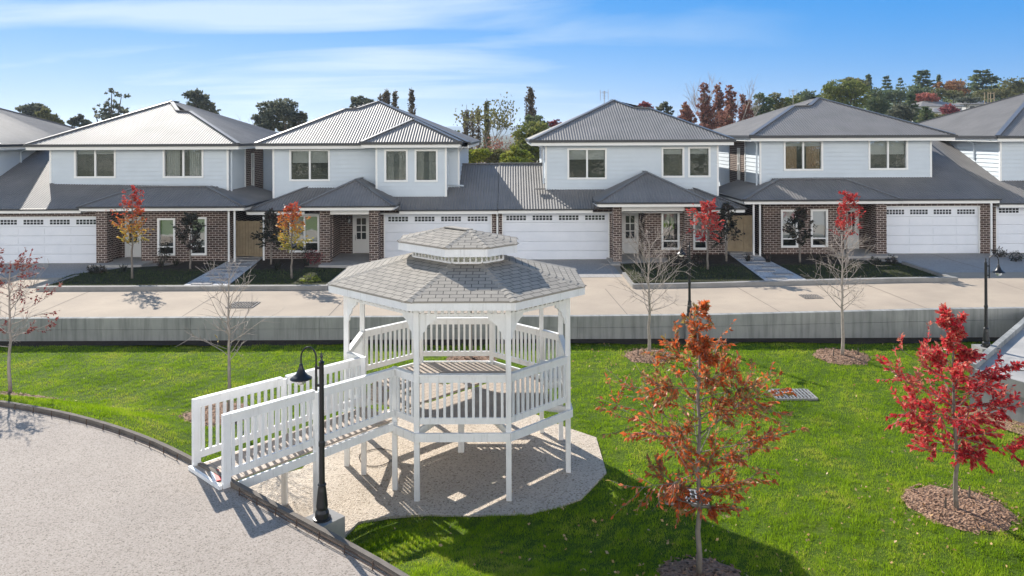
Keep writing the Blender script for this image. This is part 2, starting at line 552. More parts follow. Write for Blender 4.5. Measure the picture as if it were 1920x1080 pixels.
KERB = [(-30, 17.2), (-22, 17.0), (-16, 16.65), (-13, 16.2), (-10.27, 15.45), (-8.8, 14.9), (-7.44, 14.2), (-6.2, 13.4), (-5.19, 12.58),
        (-4.4, 11.88), (-3.34, 11.0), (-2.56, 10.33), (-1.73, 9.66), (-1.21, 9.2), (-0.5, 8.4), (0.2, 7.4), (0.8, 6.0), (1.2, 4.0)]
PAVE_Z, KERB_Z = 1.20, 1.28

def seg_dist(p, a, b):
    ax, ay = a; bx, by = b
    dx, dy = bx - ax, by - ay
    t = max(0, min(1, ((p[0] - ax) * dx + (p[1] - ay) * dy) / (dx * dx + dy * dy)))
    return math.hypot(p[0] - ax - t * dx, p[1] - ay - t * dy)

def kerb_dist(x, y):
    return min(seg_dist((x, y), KERB[i], KERB[i + 1]) for i in range(len(KERB) - 1))

def inside(poly, x, y):
    c = False
    j = len(poly) - 1
    for i in range(len(poly)):
        xi, yi = poly[i][0], poly[i][1]; xj, yj = poly[j][0], poly[j][1]
        if (yi > y) != (yj > y) and x < (xj - xi) * (y - yi) / (yj - yi) + xi: c = not c
        j = i
    return c

PAVE = KERB + [(1.2, -6), (-30, -6)]

# pale gravel under the gazebo
PAD = [tuple(atz(x, y, 0.05)[:2]) for x, y in ((1050, 797), (1118, 820), (1137, 885), (1090, 935), (1050, 950), (990, 964), (870, 967), (800, 964), (730, 968), (672, 978))]
PAD += [(-2.95, 11.9), (-3.0, 10.9), (-3.4, 11.25), (-4.35, 12.05), (-4.95, 13.0)] + [tuple(atz(x, y, 0.05)[:2]) for x, y in ((462, 906), (567, 878))] + [(-4.0, 16.9), (-3.6, 17.9), (-2.4, 18.8), (-0.1, 18.8)]

def pad_dist(x, y):
    if inside(PAD, x, y): return 0.0
    return min(seg_dist((x, y), PAD[k], PAD[(k + 1) % len(PAD)]) for k in range(len(PAD)))

def lawn_z(x, y):
    z = 0.015 + 0.11 * smooth(18, 24, y) + 0.02 * math.sin(x * 0.9 + 1.3) * math.sin(y * 1.1)
    left = smooth(-5.4, -8.5, x) if x < -5.4 else 0
    if left > 0:
        z += left * 1.17 * (1 - smooth(0, 3.7, kerb_dist(x, y)))
    if x > -3.0 and y < 14.5:
        kd, pd = kerb_dist(x, y), pad_dist(x, y)
        z += 0.85 * smooth(-3.1, -2.3, x) * smooth(0, 1, pd / (pd + kd + 1e-6)) * (1 - smooth(1.8, 4.6, kd))
    if inside(PAVE, x, y): z = min(z, 0.9)
    return z

mb = MB(); S = 9000
mb.poly([(-S, -S, -0.5), (S, -S, -0.5), (S, S, -0.5), (-S, S, -0.5)])
tag(mb.build('ground', M['ground']), kind='structure')

def grid_mesh(name, xs, ys, zf, m, kind='structure'):
    v = [(x, y, zf(x, y)) for y in ys for x in xs]
    nx = len(xs)
    f = [(j * nx + i, j * nx + i + 1, (j + 1) * nx + i + 1, (j + 1) * nx + i) for j in range(len(ys) - 1) for i in range(nx - 1)]
    g = MB().add(v, f)
    return tag(g.build(name, m, smooth=True), kind=kind)

fr = lambda a, b, n: [a + (b - a) * i / n for i in range(n + 1)]
grid_mesh('lawn', fr(-30, 30, 150), fr(3, 24.05, 60), lawn_z, M['lawn'])
grid_mesh('road', fr(-48, 48, 64), [24.15, 26, 28.5, 31, 34, 38, 50, 60], lambda x, y: rz(x), M['road'])

# raised round forecourt in the foreground and its concrete edge
mb = MB().prism(PAVE, -0.4, PAVE_Z)
tag(mb.build('forecourt', M['pave']), kind='structure')
def offset_line(pts, d):
    out = []
    for i, p in enumerate(pts):
        a = Vector((*pts[max(i - 1, 0)], 0)); b = Vector((*pts[min(i + 1, len(pts) - 1)], 0))
        t = (b - a).normalized()
        out.append((p[0] - t.y * d, p[1] + t.x * d))
    return out
def resample(pts, step):
    out = [pts[0]]
    for a, b in zip(pts[:-1], pts[1:]):
        L = math.dist(a, b); n = max(1, int(L / step))
        out += [(a[0] + (b[0] - a[0]) * k / n, a[1] + (b[1] - a[1]) * k / n) for k in range(1, n + 1)]
    return out
def smooth_line(pts, n=3):
    pts = resample(pts, 0.4)
    for _ in range(n):
        pts = [pts[0]] + [tuple((pts[i - 1][k] + 2 * pts[i][k] + pts[i + 1][k]) / 4 for k in (0, 1)) for i in range(1, len(pts) - 1)] + [pts[-1]]
    return pts
KS = smooth_line(KERB)
kin, kout = offset_line(KS, -0.0), offset_line(KS, 0.075)
mb = MB()
for i in range(len(KS) - 1):
    a, b, c, d = kin[i], kin[i + 1], kout[i + 1], kout[i]
    mb.add([(*a, KERB_Z), (*b, KERB_Z), (*c, KERB_Z), (*d, KERB_Z), (*a, -0.2), (*b, -0.2), (*c, -0.2), (*d, -0.2)],
           [(0, 1, 2, 3), (0, 4, 5, 1), (3, 2, 6, 7)])
tag(mb.build('kerb', M['edging']), kind='structure')

# retaining wall along the road
t = thing('retaining_wall', 'long stained concrete retaining wall between the lawn and the road', 'wall', (0, 24.1, 0))
mb = MB()
for i in range(15):
    x0, x1 = -30 + i * 4.0 + 0.004, -26 + i * 4.0 - 0.004
    z = rz((x0 + x1) / 2)
    za, zb = rz(x0), rz(x1)
    for (l0, l1, r0, r1, y) in ((-0.3, za - 0.33, -0.3, zb - 0.33, 24.0), (za - 0.322, za + 0.03, zb - 0.322, zb + 0.03, 24.004)):
        v = [(x0, y, l0), (x1, y, r0), (x1, y + 0.2, r0), (x0, y + 0.2, l0), (x0, y, l1), (x1, y, r1), (x1, y + 0.2, r1), (x0, y + 0.2, l1)]
        mb.add(v, [(0, 3, 2, 1), (4, 5, 6, 7), (0, 1, 5, 4), (1, 2, 6, 5), (2, 3, 7, 6), (3, 0, 4, 7)])
mb.build('wall_panels', M['wall'], t)

# soil strip at the foot of the wall
mb = MB()
rng = random.Random(5)
xs = fr(-30, 30, 140)
lo = [(x, 23.62 + rng.uniform(-0.10, 0.07), 0.16 + 0.03 * math.sin(x)) for x in xs]
hi = [(x, 23.998, 0.20) for x in xs]
for i in range(len(xs) - 1):
    mb.poly([lo[i], lo[i + 1], hi[i + 1], hi[i]])
tag(mb.build('soil_strip', M['soil']), kind='structure')

# driveways: darker aggregate on the road sheet
def sheet(name, pts, dz, m, zf=rz, kind='structure'):
    mb = MB().poly([(p[0], p[1], zf(p[0]) + dz) for p in pts])
    return tag(mb.build(name, m), kind=kind)
sheet('driveway', [(-26, 31.0), (-18.0, 31.0), (-16.9, 32.3), (-15.2, 33.0), (-15.0, 36), (-26, 36)], 0.006, M['drive'])
sheet('driveway', [(-6.9, 30.6), (4.35, 30.6), (4.35, 36), (-6.9, 36)], 0.006, M['drive'])
mb = MB()
xs = fr(16.3, 30, 14)
for a, b in zip(xs[:-1], xs[1:]):
    mb.poly([(a, 30.2, rz(a) + 0.006), (b, 30.2, rz(b) + 0.006), (b, 36, rz(b) + 0.006), (a, 36, rz(a) + 0.006)])
tag(mb.build('driveway', M['drive']), kind='structure')

# garden beds behind a kerb
GARDENS = [
    [(-17.4, 28.6), (-6.9, 28.6), (-6.9, 32.4), (-9.3, 32.8), (-11.3, 34.9), (-14.1, 34.9), (-14.8, 33.3), (-16.6, 32.6), (-17.8, 31.2)],
    [(4.5, 28.6), (16.25, 28.6), (16.3, 32.6), (14.3, 33.6), (14.0, 34.9), (7.0, 34.9), (6.6, 32.9), (4.55, 32.6)],
]
def sub(poly, k):                                 # grid cells inside a polygon, for a sheet that follows the road's height
    x0, x1 = min(p[0] for p in poly), max(p[0] for p in poly)
    y0, y1 = min(p[1] for p in poly), max(p[1] for p in poly)
    return x0, x1, y0, y1
for g in GARDENS:
    mb = MB().prism(g, rz(sum(p[0] for p in g) / len(g)) - 0.3, rz(sum(p[0] for p in g) / len(g)) + 0.10)
    tag(mb.build('garden_bed', M['bed']), kind='structure')
GZ = [rz(sum(p[0] for p in g) / len(g)) + 0.10 for g in GARDENS]
MB_ = [[(-13.9, 33.2), (-12.9, 33.3), (-12.9, 34.4), (-14.0, 34.4)], ]
mb = MB()
for g, z in zip(([(-15.0, 32.0), (-12.95, 31.8), (-12.6, 34.9), (-14.3, 34.9)], [(-11.4, 32.2), (-8.6, 31.6), (-9.2, 34.9), (-11.5, 34.9)]), (GZ[0], GZ[0])):
    mb.poly([(p[0], p[1], z + 0.006) for p in g])
for g in ([(6.9, 31.8), (9.7, 31.8), (9.85, 34.9), (7.0, 34.9)], [(11.0, 32.0), (14.2, 32.2), (14.2, 34.9), (11.0, 34.9)]):
    mb.poly([(p[0], p[1], GZ[1] + 0.006) for p in g])
tag(mb.build('soil', M['soil']), kind='structure')
for x0, x1 in ((-17.5, -6.8), (4.4, 16.35)):
    mb = MB()
    xs = fr(x0, x1, 10)
    for a, b in zip(xs[:-1], xs[1:]):
        z0, z1 = rz(a), rz(b)
        mb.add([(a, 28.38, z0 - .1), (b, 28.38, z1 - .1), (b, 28.62, z1 - .1), (a, 28.62, z0 - .1), (a, 28.38, z0 + .15), (b, 28.38, z1 + .15), (b, 28.62, z1 + .15), (a, 28.62, z0 + .15)],
               [(4, 5, 6, 7), (0, 1, 5, 4), (2, 3, 7, 6), (0, 4, 7, 3), (1, 2, 6, 5)])
    # returns along the driveway side
    mb.box(x0, x0 + 0.14, 28.625, 31.0, rz(x0) - .1, rz(x0) + 0.13)
    mb.box(x1 - 0.14, x1, 28.625, 32.2, rz(x1) - .1, rz(x1) + 0.13)
    tag(mb.build('kerb', M['concrete']), kind='structure')

# stepping-stone paths between the houses
rng = random.Random(11)
for pts, gi, lab in (([(-12.25, 28.63), (-10.55, 28.63), (-11.45, 36), (-12.75, 36)], 0, 'l'), ([(9.35, 28.63), (10.95, 28.63), (11.05, 36), (9.85, 36)], 1, 'r')):
    mb = MB().poly([(p[0], p[1], GZ[gi] + 0.012) for p in pts])
    tag(mb.build('path', M['greygravel']), kind='structure')
    mb = MB()
    for k in range(9):
        y = 29.1 + k * 0.78
        tt = (y - 28.63) / 7.37
        xa = pts[0][0] + (pts[3][0] - pts[0][0]) * tt; xb = pts[1][0] + (pts[2][0] - pts[1][0]) * tt
        c = (xa + xb) / 2 + (0.22 if k % 2 else -0.22)
        q = [(c + dx + rng.uniform(-.05, .05), y + dy + rng.uniform(-.03, .03)) for dx, dy in ((-.36, -.2), (.36, -.22), (.38, .2), (-.34, .22))]
        mb.prism(q, GZ[gi] - 0.02, GZ[gi] + 0.045)
    tag(mb.build('path_pavers', M['soil'] if False else M['drive']), kind='structure')

mb = MB().prism(PAD, -0.2, 0.05)
tag(mb.build('gravel_pad', M['gravel']), kind='structure')

# bark mulch rings round the young trees
MULCH = [(7.76, 13.5, 0.88), (2.78, 11.35, 0.64), (3.95, 22.4, 0.74), (9.5, 22.3, 0.78), (-6.9, 18.1, 0.8), (-10.75, 17.35, 0.8), (-1.2, 22.2, 0.75)]
rng = random.Random(3)
for x, y, r in MULCH:
    z = lawn_z(x, y)
    mb = MB()
    n = 28
    rr = [r * rng.uniform(0.88, 1.07) for _ in range(n)]
    ring = lambda k, zz: [(x + rr[i] * k * math.cos(2 * math.pi * i / n), y + rr[i] * k * math.sin(2 * math.pi * i / n), lawn_z(x + rr[i] * k * math.cos(2 * math.pi * i / n), y + rr[i] * k * math.sin(2 * math.pi * i / n)) + zz) for i in range(n)]
    rings = [ring(1, 0.005), ring(0.9, 0.035), ring(0.45, 0.06), ring(0.02, 0.06)]
    v = [p for q in rings for p in q]
    mb.add(v, [(j * n + i, j * n + (i + 1) % n, (j + 1) * n + (i + 1) % n, (j + 1) * n + i) for j in range(3) for i in range(n)])
    tag(mb.build('mulch_ring', M['mulch'], smooth=True), kind='structure')
    # loose chips
    ch = []
    for _ in range(int(420 * r * r)):
        a, q = rng.uniform(0, 6.283), r * math.sqrt(rng.random()) * 1.08
        px_, py_ = x + q * math.cos(a), y + q * math.sin(a)
        pz = lawn_z(px_, py_) + 0.05 * min(1, (r * 1.05 - q) * 6) + 0.02
        L, w, th = rng.uniform(.02, .055), rng.uniform(.008, .018), rng.uniform(0, 3.14)
        d = Vector((math.cos(th), math.sin(th), rng.uniform(-.5, .5))) * L
        e = Vector((-math.sin(th), math.cos(th), rng.uniform(-.4, .4))) * w
        c = Vector((px_, py_, pz))
        ch += [c - d - e, c + d - e, c + d + e, c - d + e]
    tag(np_mesh('mulch_chips', ch, 4, M['mulch']), kind='stuff')

# saw-cut joints across the road and a few old stains
mb = MB()
rng = random.Random(31)
for x in (-15.2, -10.4, -5.8, -1.0, 3.6, 8.4, 13.0, 17.6, 22):
    sk = rng.uniform(-.3, .3)
    mb.poly([(x, 24.22, rz(x) + .004), (x + .025, 24.22, rz(x) + .004), (x + sk + .025, 28.36, rz(x) + .006), (x + sk, 28.36, rz(x) + .006)])
for x in (-4.3, -1.4, 1.5): mb.poly([(x, 30.62, rz(x) + .0075), (x + .03, 30.62, rz(x) + .0075), (x + .03, 34.8, rz(x) + .0075), (x, 34.8, rz(x) + .0075)])
for x in (18.8, 21.6): mb.poly([(x, 30.3, rz(x) + .012), (x + .03, 30.3, rz(x) + .012), (x + .03, 34.8, rz(x) + .012), (x, 34.8, rz(x) + .012)])
M['joint'] = mat('joint_grout', (0.16, 0.14, 0.12), 0.9)  # the joints' own dark colour
tag(mb.build('road_joints', M['joint']), kind='structure')

# ---------------------------------------------------------------- houses
def walls(mb, x0, x1, y0, y1, z0, z1, holes=()):
    xs = sorted({x0, x1} | {min(max(h[i], x0), x1) for h in holes for i in (0, 1)})
    zs = sorted({z0, z1} | {min(max(h[i], z0), z1) for h in holes for i in (2, 3)})
    for a, b in zip(xs[:-1], xs[1:]):
        run = None
        for c, d in zip(zs[:-1], zs[1:]):
            m = ((a + b) / 2, (c + d) / 2)
            solid = not any(h[0] < m[0] < h[1] and h[2] < m[1] < h[3] for h in holes)
            if solid:
                run = (run[0], d) if run else (c, d)
            else:
                if run: mb.box(a, b, y0, y1, *run)
                run = None
        if run: mb.box(a, b, y0, y1, *run)

def boards_front(mb, x0, x1, y, z0, z1, holes=(), step=0.2, lap=0.03):
    """lapped boards on a wall that faces the viewer (-y)"""
    zb = z0
    while zb < z1 - 1e-4:
        zt = min(zb + step, z1)
        zs = sorted({zb, zt} | {h[i] for h in holes for i in (2, 3) if zb < h[i] < zt})
        for c, d in zip(zs[:-1], zs[1:]):
            xs = sorted({x0, x1} | {min(max(h[i], x0), x1) for h in holes if h[2] < (c + d) / 2 < h[3] for i in (0, 1)})
            oc = lap * (1 - (c - zb) / step) + 0.002; od = lap * (1 - (d - zb) / step) + 0.002
            for a, b in zip(xs[:-1], xs[1:]):
                m = (a + b) / 2
                if any(h[0] < m < h[1] and h[2] < (c + d) / 2 < h[3] for h in holes): continue
                mb.add([(a, y - oc, c), (b, y - oc, c), (b, y - od, d), (a, y - od, d), (a, y, c), (b, y, c)],
                       [(0, 1, 2, 3), (4, 5, 1, 0)])
        zb = zt

def boards_side(mb, x, sgn, y0, y1, z0, z1, step=0.2, lap=0.03):
    zb = z0
    while zb < z1 - 1e-4:
        zt = min(zb + step, z1)
        o = sgn * (lap + 0.002); q = sgn * 0.002
        mb.add([(x + o, y0, zb), (x + o, y1, zb), (x + q, y1, zt), (x + q, y0, zt), (x, y0, zb), (x, y1, zb)], [(0, 1, 2, 3), (4, 5, 1, 0)])
        zb = zt

def corrug(mb, poly, pitch=0.125, amp=0.0115):
    poly = [Vector(p) for p in poly]
    n = Vector((0, 0, 0))
    for i in range(len(poly)):
        n += poly[i].cross(poly[(i + 1) % len(poly)])
    n.normalize()
    if n.z < 0: n = -n
    u = Vector((0, 0, 1)).cross(n).normalized()
    v = n.cross(u).normalized()
    o = poly[0]
    P = [((p - o).dot(u), (p - o).dot(v)) for p in poly]
    off = [(p - o).dot(n) for p in poly]
    u0, u1 = min(p[0] for p in P), max(p[0] for p in P)
    k = max(2, int((u1 - u0) / (pitch / 6)))
    prev = None
    for i in range(k + 1):
        uu = u0 + (u1 - u0) * i / k
        uq = min(max(uu, u0 + 1e-5), u1 - 1e-5)
        vs = []
        for j in range(len(P)):
            (a, b), (c, d) = P[j], P[(j + 1) % len(P)]
            if (a <= uq < c) or (c <= uq < a):
                vs.append(b + (d - b) * (uq - a) / (c - a))
        if len(vs) < 2:
            prev = None; continue
        h = amp * math.sin(2 * math.pi * uu / pitch)
        lo = o + u * uu + v * min(vs) + n * h
        hi = o + u * uu + v * max(vs) + n * h
        base = len(mb.v)
        mb.v += [tuple(lo), tuple(hi)]
        if prev is not None: mb.f.append((prev, base, base + 1, prev + 1))
        prev = base

def roof(root, name, faces, caps, label=None, capw=0.2):
    mb = MB()
    for f in faces: corrug(mb, f)
    r = mb.build(name, M['roofing'], root, smooth=True)
    if label: r['label'] = label
    for a, b in caps:
        MB().beam(Vector(a) + Vector((0, 0, .02)), Vector(b) + Vector((0, 0, .02)), capw, 0.045).build('ridge_cap', M['cap'], r)
    return r

def eaves(root, runs, gh=0.115, fh=0.15, soff=None):
    """runs: (x0, y0, x1, y1, z) with the outside on the viewer's left when walking; gutter over a white fascia board"""
    g, f = MB(), MB()
    for (x0, y0, x1, y1, z) in runs:
        d = Vector((x1 - x0, y1 - y0, 0)).normalized()
        nrm = Vector((d.y, -d.x, 0))
        a, b = Vector((x0, y0, 0)), Vector((x1, y1, 0))
        g.beam(a + nrm * 0.03 - d * 0.05 + Vector((0, 0, z - gh / 2)), b + nrm * 0.03 + d * 0.05 + Vector((0, 0, z - gh / 2)), 0.13, gh)
        f.beam(a - nrm * 0.03 + Vector((0, 0, z - gh - fh / 2)), b - nrm * 0.03 + Vector((0, 0, z - gh - fh / 2)), 0.05, fh)
    if soff:
        for (x0, x1, y0, y1, z) in soff: f.box(x0, x1, y0, y1, z - 0.03, z)
    g.build('gutter', M['gutter'], root)
    f.build('fascia', M['trim'], root)

def rect(px0, px1, py0, py1, Y):
    a, b = at(px0, (py0 + py1) / 2, Y), at(px1, (py0 + py1) / 2, Y)
    c, d = at((px0 + px1) / 2, py1, Y), at((px0 + px1) / 2, py0, Y)
    return (a.x, b.x, c.z, d.z)

def window(root, r, Y, cols=2, transom=None, blind=0.0, trim=0.085, label=None, curtain=False, cm='blind', room=None):
    x0, x1, z0, z1 = r
    f = MB()
    f.box(x0, x1, Y - 0.045, Y + 0.06, z1 - trim, z1); f.box(x0, x1, Y - 0.055, Y + 0.06, z0, z0 + trim)
    f.box(x0, x0 + trim, Y - 0.045, Y + 0.06, z0 + trim, z1 - trim); f.box(x1 - trim, x1, Y - 0.045, Y + 0.06, z0 + trim, z1 - trim)
    a, b, c, d = x0 + trim, x1 - trim, z0 + trim, z1 - trim
    edges = [a + (b - a) * k / cols for k in range(cols + 1)]
    for e in edges[1:-1]: f.box(e - 0.04, e + 0.04, Y - 0.02, Y + 0.055, c, d)
    rows = [c, d] if transom is None else [c, c + (d - c) * transom, d]
    if transom is not None: f.box(a, b, Y - 0.015, Y + 0.05, rows[1] - 0.03, rows[1] + 0.03)
    w = f.build('window', M['trim'], root)
    if label: w['label'] = label
    for i in range(cols):
        for j in range(len(rows) - 1):
            p = MB()
            p.poly([(edges[i], Y + 0.03, rows[j]), (edges[i + 1], Y + 0.03, rows[j]), (edges[i + 1], Y + 0.03, rows[j + 1]), (edges[i], Y + 0.03, rows[j + 1])])
            p.build('pane', M['glass'], w)
    q = MB()
    q.box(a - 0.3, b + 0.3, Y + 0.9, Y + 0.95, c - 0.2, d + 0.2)
    q.box(a - 0.3, a - 0.02, Y + 0.07, Y + 0.9, c - 0.2, d + 0.2); q.box(b + 0.02, b + 0.3, Y + 0.07, Y + 0.9, c - 0.2, d + 0.2)
    q.box(a, b, Y + 0.07, Y + 0.9, c - 0.2, c - 0.02); q.box(a, b, Y + 0.07, Y + 0.9, d + 0.02, d + 0.2)
    q.build('room', M['room'], w)
    if blind:
        q = MB()
        q.box(a + .02, b - .02, Y + 0.14, Y + 0.15, d - (d - c) * blind, d)
        q.build('blind', M['blind'], w)
    if curtain:
        q = MB()
        n = 26
        for s, e in ((a, a + (b - a) * .36), (a + (b - a) * .62, b)):
            pts = [(s + (e - s) * k / n, Y + 0.2 + 0.03 * math.sin(k * 1.7)) for k in range(n + 1)]
            for k in range(n):
                q.poly([(*pts[k], c), (*pts[k + 1], c), (*pts[k + 1], d), (*pts[k], d)])
        q.build('curtain', M[cm], w)
    return w

def garage_door(root, px0, px1, py0, Y, zg, first_group=0):
    a, b = at(px0, 440, Y).x, at(px1, 440, Y).x
    zt = at((px0 + px1) / 2, py0, Y).z
    d = MB()
    n = 5
    hh = (zt - zg - 0.01) / n
    for k in range(n):
        z0, z1 = zg + 0.01 + k * hh, zg + 0.01 + (k + 1) * hh - 0.012
        d.box(a, b, Y + 0.10, Y + 0.16, z0, z1)
        if k < n - 1:
            for j in range(4):
                w = (b - a) / 4
                d.box(a + w * j + 0.10, a + w * (j + 1) - 0.10, Y + 0.088, Y + 0.101, z0 + 0.06, z1 - 0.06)
    d.box(a, b, Y + 0.165, Y + 0.19, zg, zt)
    g = d.build('garage_door', M['garage'], root)
    w = (b - a) / 4
    z0 = zt - hh + 0.085
    for j in range(4):
        s = MB()
        gw = w * 0.77 / 6
        x = a + w * j + w * 0.11
        for k in range(6):
            for q in range(2):
                s.box(x + gw * k + 0.016, x + gw * (k + 1) - 0.016, Y + 0.092, Y + 0.10, z0 + q * 0.115 + 0.008, z0 + q * 0.115 + 0.10)
        s.build('window_strip', M['darkglass'], g)
    fr_ = MB()
    fr_.box(a - 0.05, a, Y + 0.02, Y + 0.16, zg, zt); fr_.box(b, b + 0.05, Y + 0.02, Y + 0.16, zg, zt); fr_.box(a - 0.05, b + 0.05, Y + 0.02, Y + 0.16, zt, zt + 0.05)
    fr_.build('door_frame', M['trim'], g)
    return (a - 0.05, b + 0.05, zg - 1, zt + 0.05)

def front_door(root, px0, px1, py0, Y, zf, rows=3, handle_left=True):
    a, b = at(px0, 440, Y).x, at(px1, 440, Y).x
    zt = at((px0 + px1) / 2, py0, Y).z
    f = MB()
    f.box(a, a + 0.06, Y - 0.03, Y + 0.08, zf, zt); f.box(b - 0.06, b, Y - 0.03, Y + 0.08, zf, zt); f.box(a + 0.06, b - 0.06, Y - 0.03, Y + 0.08, zt - 0.06, zt)
    c, d = a + 0.06, b - 0.06
    zm = zf + (zt - zf) * 0.36
    f.box(c, d, Y, Y + 0.05, zf + 0.01, zm)
    f.box(c, c + 0.12, Y, Y + 0.05, zm, zt - 0.07); f.box(d - 0.12, d, Y, Y + 0.05, zm, zt - 0.07); f.box(c + 0.12, d - 0.12, Y, Y + 0.05, zt - 0.19, zt - 0.07)
    m = (c + d) / 2
    f.box(m - 0.02, m + 0.02, Y + 0.005, Y + 0.045, zm, zt - 0.19)
    for k in range(1, rows):
        z = zm + (zt - 0.19 - zm) * k / rows
        f.box(c + 0.12, d - 0.12, Y + 0.006, Y + 0.044, z - 0.02, z + 0.02)
    dr = f.build('front_door', M['trim'], root)
    p = MB().box(c + 0.10, d - 0.10, Y + 0.024, Y + 0.028, zm, zt - 0.17)
    p.build('pane', M['darkglass'], dr)
    h = MB()
    hx = c + 0.06 if handle_left else d - 0.06
    h.box(hx - 0.015, hx + 0.015, Y - 0.02, Y, zm - 0.05, zm + 0.2); h.box(hx - 0.01, hx + 0.10 * (1 if handle_left else -1) if handle_left else hx + 0.01, Y - 0.05, Y - 0.03, zm + 0.06, zm + 0.085) if handle_left else h.box(hx - 0.10, hx + 0.01, Y - 0.05, Y - 0.03, zm + 0.06, zm + 0.085)
    h.build('handle', M['steel'], dr)

def downpipe(root, path, r=0.045, m='trim'):
    MB().tube(path, r, 8).build('downpipe', M[m], root)

def wall_lamp(root, px, py, Y):
    p = at(px, py, Y)
    f = MB()
    f.box(p.x - .07, p.x + .07, Y - 0.03, Y, p.z - .14, p.z + .16); f.box(p.x - .09, p.x + .09, Y - .2, Y - .03, p.z + .14, p.z + .17)
    w = f.build('wall_lamp', M['black'], root)
    MB().box(p.x - .06, p.x + .06, Y - .16, Y - .04, p.z - .10, p.z + .14).build('lamp_shade', M['lampglass'], w)

def hip_side(L, top, back, back_top):
    return [L, top, back_top, back]

def upper_roof(root, Ye, ze, t, outline, sides, label=None, backlen=5.0):
    """outline: pixels of the front slope, left eave corner first and right eave corner last, met with the plane of the slope.
    The eave corners are put at the eave height exactly. sides: the two side slopes go back from the corners."""
    P = [on_plane(x, y, Ye, ze, t) for x, y in outline]
    for i in (0, -1):
        P[i] = Vector((ray(outline[i][0], outline[i][1])[0] * Ye, Ye, ze))
    L, Rr = P[0], P[-1]
    apex = max(P, key=lambda p: p.z)
    ab = apex + Vector((0, 0.8, 0))
    Yb = 2 * ab.y - Ye
    faces = [P]
    Lt = P[1] if sides[0] == 'wing' else apex
    caps = [(a, b) for a, b in zip(P[:-1], P[1:])]
    # left slope
    lb = Vector((L.x, Yb, ze)); rb = Vector((Rr.x, Yb, ze))
    la = Vector((P[1].x, P[1].y, P[1].z)) if sides[0] == 'wing' else apex
    ra = P[-2] if sides[1] == 'wing' else apex
    la2 = la + Vector((0, 2.0, 0)) if sides[0] == 'wing' else ab
    ra2 = ra + Vector((0, 2.0, 0)) if sides[1] == 'wing' else ab
    faces.append([L, la, la2, lb])
    faces.append([Rr, ra, ra2, rb])
    faces.append([lb, la2, ab, ra2, rb] if sides == ('hip', 'hip') else [lb, la2, rb])
    if sides != ('hip', 'hip'): faces.append([lb, ab, rb])
    if sides[0] == 'wing': faces.append([la, apex, ab, la2])
    if sides[1] == 'wing': faces.append([ra, apex, ab, ra2])
    caps += [(la, la2), (ra, ra2), (apex, ab)]
    roof(root, 'upper_roof', faces, caps, label)
    return L, Rr, apex, Yb

def box_body(mb, x0, x1, y0, y1, z0, z1, th=0.15):
    """side and back walls of a storey whose front wall is built apart"""
    mb.box(x0, x0 + th, y0 + th, y1, z0, z1); mb.box(x1 - th, x1, y0 + th, y1, z0, z1); mb.box(x0 + th, x1 - th, y1 - th, y1, z0, z1)

TL = 0.41
def porch_roof(root, Ye, pxl, pxr, pye, apexes, back, name='porch_roof'):
    """hipped roof over the porch; apexes: one or two pixels of the top of its front slope, at half the width back"""
    zl = at((pxl + pxr) / 2, pye, Ye).z
    L = Vector((ray(pxl, pye)[0] * Ye, Ye, zl)); Rr = Vector((ray(pxr, pye)[0] * Ye, Ye, zl))
    if len(apexes) == 1:
        run = (Rr.x - L.x) / 2
        A = at(*apexes[0], Ye + run); A2 = A
    else:
        run = 2.0
        A = at(*apexes[0], Ye + run); A2 = at(*apexes[1], Ye + run)
        A.z = A2.z = (A.z + A2.z) / 2
    faces = [[L, A, A2, Rr] if len(apexes) > 1 else [L, A, Rr]]
    Bk = Vector((A.x, back, A.z)); Bk2 = Vector((A2.x, back, A2.z))
    faces.append([L, A, Bk, Vector((L.x, back, zl))]); faces.append([Rr, A2, Bk2, Vector((Rr.x, back, zl))])
    caps = [(L, A), (Rr, A2)] + ([(A, Bk)] if len(apexes) == 1 else [(A, A2)])
    roof(root, name, faces, caps, capw=0.17)
    return L, Rr, zl

# ===== second house from the left: shares its garage roof with the third
def slab(root, x0, x1, y0, y1, zg, h=0.12):
    MB().box(x0, x1, y0, y1, zg - 0.2, zg + h).build('porch_slab', M['slab'], root)

